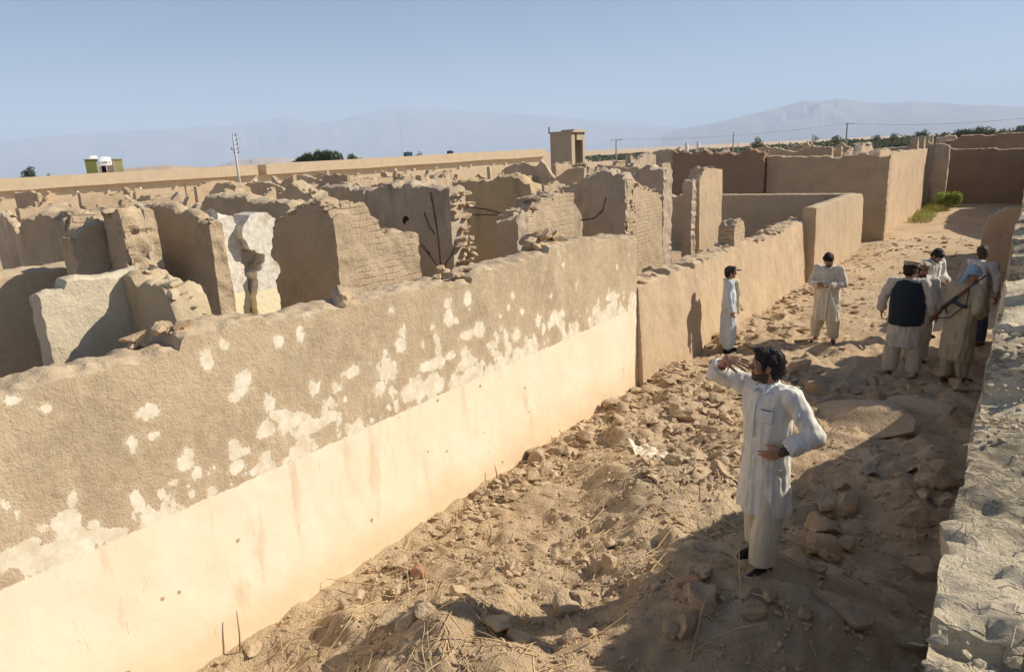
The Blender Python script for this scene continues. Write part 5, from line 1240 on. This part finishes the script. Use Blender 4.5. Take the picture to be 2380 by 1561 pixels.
    if hat == 'cap':
        P_ = Sdf(min(h, .008)).ell(H(0, -.016, .062), (.092, .108, .078), RR, .01).ell(H(0, .13, .058), (.07, .075, .010), RR, .008); P_.ell(H(0, 0, -.06), (.2, .2, .10), RR, .005, 's'); obj('cap', P_, 'cap_dark')
    if hat == 'turban':
        P_ = Sdf(.008)
        for k_ in range(5):
            pts_ = [H(.088*cos(a)*(1-.07*k_), -.012+.102*sin(a)*(1-.07*k_), .040+.024*k_+.018*sin(a+k_*1.3)) for a in np.linspace(0, 2*pi, 15)]; P_.chain(pts_, [.024]*15, .006)
        P_.ell(H(0, -.012, .08), (.080, .092, .075), RR, .01).cap(H(-.03, -.10, .03), H(-.06, -.14, -.14), .035, .025, .02); obj('turban', P_, 'turban', foldn(.005, 4, .03, .03))
    if extra: extra(e, obj, H, locals())
    return e
def gp(x, y, dz=0): return (x, y, gz(x, y)+dz)
# --- man shading his eyes
def near_extra(e, obj, H, L):
    A = np.array
    # rolled cuffs, pocket with pen, placket, buttons
    for nm, a, b_, f, r in (('cuff', L['rel'], L['rwr'], .22, .070), ('cuff', L['lel'], L['lwr'], .60, .066)):
        v = (b_-a)/np.linalg.norm(b_-a); q = a+(b_-a)*f; S = Sdf(.005).cap(q-v*.03, q+v*.02, r+.004, r+.007, .004); S.cap(q+v*.02, q+v*.12, r-.016, r-.016, .004, 's'); obj(nm, S, 'shirt_white', foldn(.006, 12, .03, .05))
    P = Sdf(.005)
    for x_ in np.linspace(-.132, -.052, 9): y_ = .128*sqrt(1-(x_/.215)**2)+.006; P.cap((x_, y_, 1.315), (x_, y_+.012, 1.235), .009, k=.004)
    obj('pocket', P, 'shirt_white', foldn(.002, 3, .03, .05))
    obj('pen', Sdf(.004).cap((-.130, .118, 1.322), (-.055, .138, 1.325), .004, k=.001), 'navy')
    obj('placket', Sdf(.005).chain([(0, .105, 1.42), (0, .133, 1.32), (0, .146, 1.20), (0, .150, 1.10)], [.010]*4, .003), 'shirt_white')
    for z, y in ((1.36, .132), (1.28, .149), (1.20, .156)): obj('button', Sdf(.0025).ell((0, y, z), (.006, .003, .006), None, .001), 'collar')
    obj('watch', Sdf(.004).cap(L['lwr']+A([-.006, -.008, .004]), L['lwr']+A([.006, .008, -.004]), .033, k=.001), 'sandal')
nx_, ny_ = onG((1766, 1312))[:2]
man('man in off white tunic and trousers shading his eyes with one raised hand', gp(nx_, ny_, .01), (-.40, -.92), h=.0055, sc=.99, headsc=1.04,
    rel=(.385, .12, 1.48), rwr=(.200, .215, 1.66), lel=(-.345, -.07, 1.17), lwr=(-.240, .110, 1.055),
    rh=dict(d=(-.9, -.12, -.06), n=(-.1, -.55, -.75), s=(0, -.5, -.7), curl=.30, spread=.20), lh=dict(d=(.62, .5, -.35), n=(.5, -.6, .0), s=(0, .1, 1), curl=.55),
    head=(radians(-42), radians(4), 0), headoff=(.01, .01, 0), feet=((.11, -.10), (-.10, .10)), hem=.49, sleeve=(.22, .60), cuffR=.066, cuffL=.062, skirtw=.90, tw=.94, tro_r=(.10, .10), seed=3, extra=near_extra, fold=.085)
# --- man in cap against the wall
def cap_extra(e, obj, H, L):
    obj('scarf', Sdf(.009).chain([(-.09, -.04, 1.46), (-.10, .05, 1.47), (-.04, .12, 1.44), (.05, .11, 1.45), (.10, .03, 1.47), (.06, -.07, 1.47), (-.06, -.08, 1.46)], [.04, .042, .05, .045, .042, .04, .04], .02).chain([(-.03, .14, 1.42), (-.05, .175, 1.2), (-.07, .19, .95), (-.06, .19, .80)], [.045, .038, .035, .03], .02), 'scarf_cream', foldn(.008, 6, .03, .12))
cx_, cy_ = onG((1690, 818))[:2]
man('man in dark cap, pale blue robe and cream scarf standing by the mud wall', gp(cx_, cy_), (.82, .35), h=.01, sc=.92, hem=.20, shirt='robe_blue', trou='robe_blue', hat='cap', beard=False, skirtw=.86, tw=.88, seed=14, extra=cap_extra, collar=False,
    lel=(-.24, .02, 1.14), lwr=(-.20, .17, .93), rel=(.25, -.04, 1.15), rwr=(.25, .03, .90), sleeve=(.92, .92), cuffR=.055, cuffL=.055, fold=.12)
# --- man reading papers
def pap_extra(e, obj, H, L):
    mb = MB(); V = np.array([(-.02, .27, 1.20), (.21, .29, 1.19), (.22, .41, 1.24), (-.01, .39, 1.25)]); mb.add(np.concatenate([V, V+[0, 0, .008]]), [(0, 1, 2, 3), (7, 6, 5, 4), (0, 4, 5, 1), (1, 5, 6, 2), (2, 6, 7, 3), (3, 7, 4, 0)]); obj('paper', (mb.V[0], mb.F), 'paper')
    obj('cord', Sdf(.009).chain([(-.06, .21, 1.12), (-.05, .20, .9), (-.04, .205, .65), (-.035, .21, .45)], [.012]*4, .01).chain([(-.08, .21, 1.10), (-.15, .21, .9), (-.21, .17, .72), (-.24, .10, .62)], [.011]*4, .01), 'collar')
px_, py_ = onG((1915, 795))[:2]
man('bearded man in loose beige tunic reading papers held at his chest', gp(px_, py_), (-.05, -1), h=.01, sc=.975, hem=.46, shirt='tunic_beige', trou='cotton_beige', shoes='sandal', head=(radians(-6), radians(-38), 0), headoff=(0, .05, -.01), feet=((.16, 0), (-.16, .02)),
    rel=(.29, .04, 1.17), rwr=(.10, .26, 1.13), lel=(-.29, .04, 1.17), lwr=(-.06, .27, 1.13), rh=dict(d=(-.8, .4, .1), n=(-.3, .2, 1), s=(0, .6, .5), curl=.6), lh=dict(d=(.8, .4, .1), n=(.3, .2, 1), s=(0, .6, .5), curl=.6), sleeve=(.75, .75), skirtw=1.08, tw=1.1, seed=23, extra=pap_extra, tro_r=(.13, .085), fold=.13)
# --- man in black waistcoat, back to us
vx_, vy_ = onG((2092, 876))[:2]
man('man in black waistcoat and rolled brown wool hat seen from behind', gp(vx_, vy_), (.05, 1), h=.0095, sc=1.06, hem=.50, shirt='tunic_grey', trou='tunic_grey', shoes='sandal', hat='pakol', vest='vest_black', feet=((.15, .02), (-.15, -.02)), head=(radians(-15), radians(-10), 0),
    rel=(.31, -.02, 1.16), rwr=(.30, .10, .93), lel=(-.33, .02, 1.18), lwr=(-.35, .12, .95), sleeve=(.70, .62), skirtw=1.02, tw=1.05, seed=31, tro_r=(.12, .10))
# --- man behind him with a second wool hat
q = onZ((2146, 614), 1.66); man('man in a second wool hat, mostly hidden behind the black waistcoat', gp(q[0], q[1]), (.3, -.95), h=.012, sc=.97, shirt='shawl', trou='cotton_beige', hat='pakol', seed=41, head=(.3, -.2, 0), skirtw=1.0)
q = onZ((2162, 588), 1.60); man('bare headed dark haired man bending forward behind the two wool hats', gp(q[0], q[1]), (.75, -.5), h=.012, sc=1.0, shirt='shirt_white', trou='cotton_beige', seed=43, head=(0, -.75, 0), headoff=(0, .07, -.05), lean=(0, .06), rel=(.25, .1, 1.18), rwr=(.15, .3, 1.12), lel=(-.25, .1, 1.18), lwr=(-.1, .3, 1.12))
# --- man with rifle and turban
rx_, ry_ = onG((2215, 888))[:2]
def rif_extra(e, obj, H, L):
    pass
rm = man('man in blue grey turban and khaki clothes with rifle slung across his back', gp(rx_, ry_), (.62, .78), h=.0095, sc=1.0, hem=.38, shirt='khaki', trou='khaki', shoes='sandal', hat='turban', head=(radians(20), radians(-28), 0), headoff=(0, .05, -.03), lean=(.0, .05), feet=((.09, .04), (-.08, -.06)),
    rel=(.30, -.06, 1.17), rwr=(.18, .16, 1.05), lel=(-.27, .06, 1.17), lwr=(-.30, .26, 1.16), sleeve=(.85, .80), skirtw=1.05, tw=1.0, seed=51, fold=.16, tro_r=(.115, .07))
def rifle(a, b_, lab):
    a, b_ = np.array(a, float), np.array(b_, float); v = b_-a; L = np.linalg.norm(v); v /= L; e = empty('rifle', tuple(a)); tag(e, lab, 'rifle')
    dn = np.array([0, 0, -1.])-v*(-v[2]); dn /= np.linalg.norm(dn); Pt = lambda t, d=0: a+v*t+dn*d
    def tb(nm, pts, r, mt, n=6):
        mb = MB(); mb.tube(pts, r, n); return mb.build(nm, M[mt], e, tuple(a), True)
    tb('barrel', [Pt(0), Pt(.42)], [.011, .013], 'gun'); tb('front_sight', [Pt(.02, -.02), Pt(.02, .01)], .007, 'gun'); tb('handguard', [Pt(.28, .005), Pt(.48, .005)], [.024, .028], 'gunwood'); tb('receiver', [Pt(.46, .008), Pt(.74, .01)], [.030, .033], 'gun')
    tb('magazine', [Pt(.56, .03), Pt(.53, .12), Pt(.47, .20)], [.024, .023, .021], 'gun'); tb('grip', [Pt(.70, .03), Pt(.74, .11)], [.018, .016], 'gunwood'); tb('stock', [Pt(.73, .015), Pt(.98, .05)], [.024, .040], 'gunwood')
    tb('sling', [Pt(.3, .03), Pt(.45, .16), Pt(.75, .18), Pt(.93, .06)], .009, 'gun', 5)
ra = onY((2192, 712), ry_-.10); rb = onY((2292, 640), ry_-.26)
rifle(rb, ra, 'dark rifle held slanting over the shoulder of the turbaned man')
def br_extra(e, obj, H, L):
    obj('shawl', Sdf(.010).chain([(-.16, .10, 1.40), (-.10, -.10, 1.47), (.06, -.13, 1.46), (.20, -.08, 1.42), (.29, -.05, 1.25), (.30, -.05, 1.02)], [.05, .055, .06, .07, .065, .04], .03).chain([(.10, -.15, 1.40), (.13, -.17, 1.2), (.15, -.17, .98)], [.06, .05, .03], .03), 'shawl', foldn(.010, 8, .035, .12))
q = onZ((2273, 603), 1.62); qq = onZ((2262, 810), 0)
man('brown haired man with pale shawl over his shoulders, facing away at the right', gp(q[0]*.5+qq[0]*.5, q[1]*.5+qq[1]*.5), (.3, .9), h=.0105, sc=1.0, hem=.56, shirt='grey_cloth', trou='navy', shoes='sandal', hair='hair_brown', head=(radians(25), radians(-15), 0), seed=61, extra=br_extra, skirtw=.9, collar=False)
print('DONE', len(bpy.data.objects), sum(len(o.data.vertices) for o in bpy.data.objects if o.type=='MESH'))
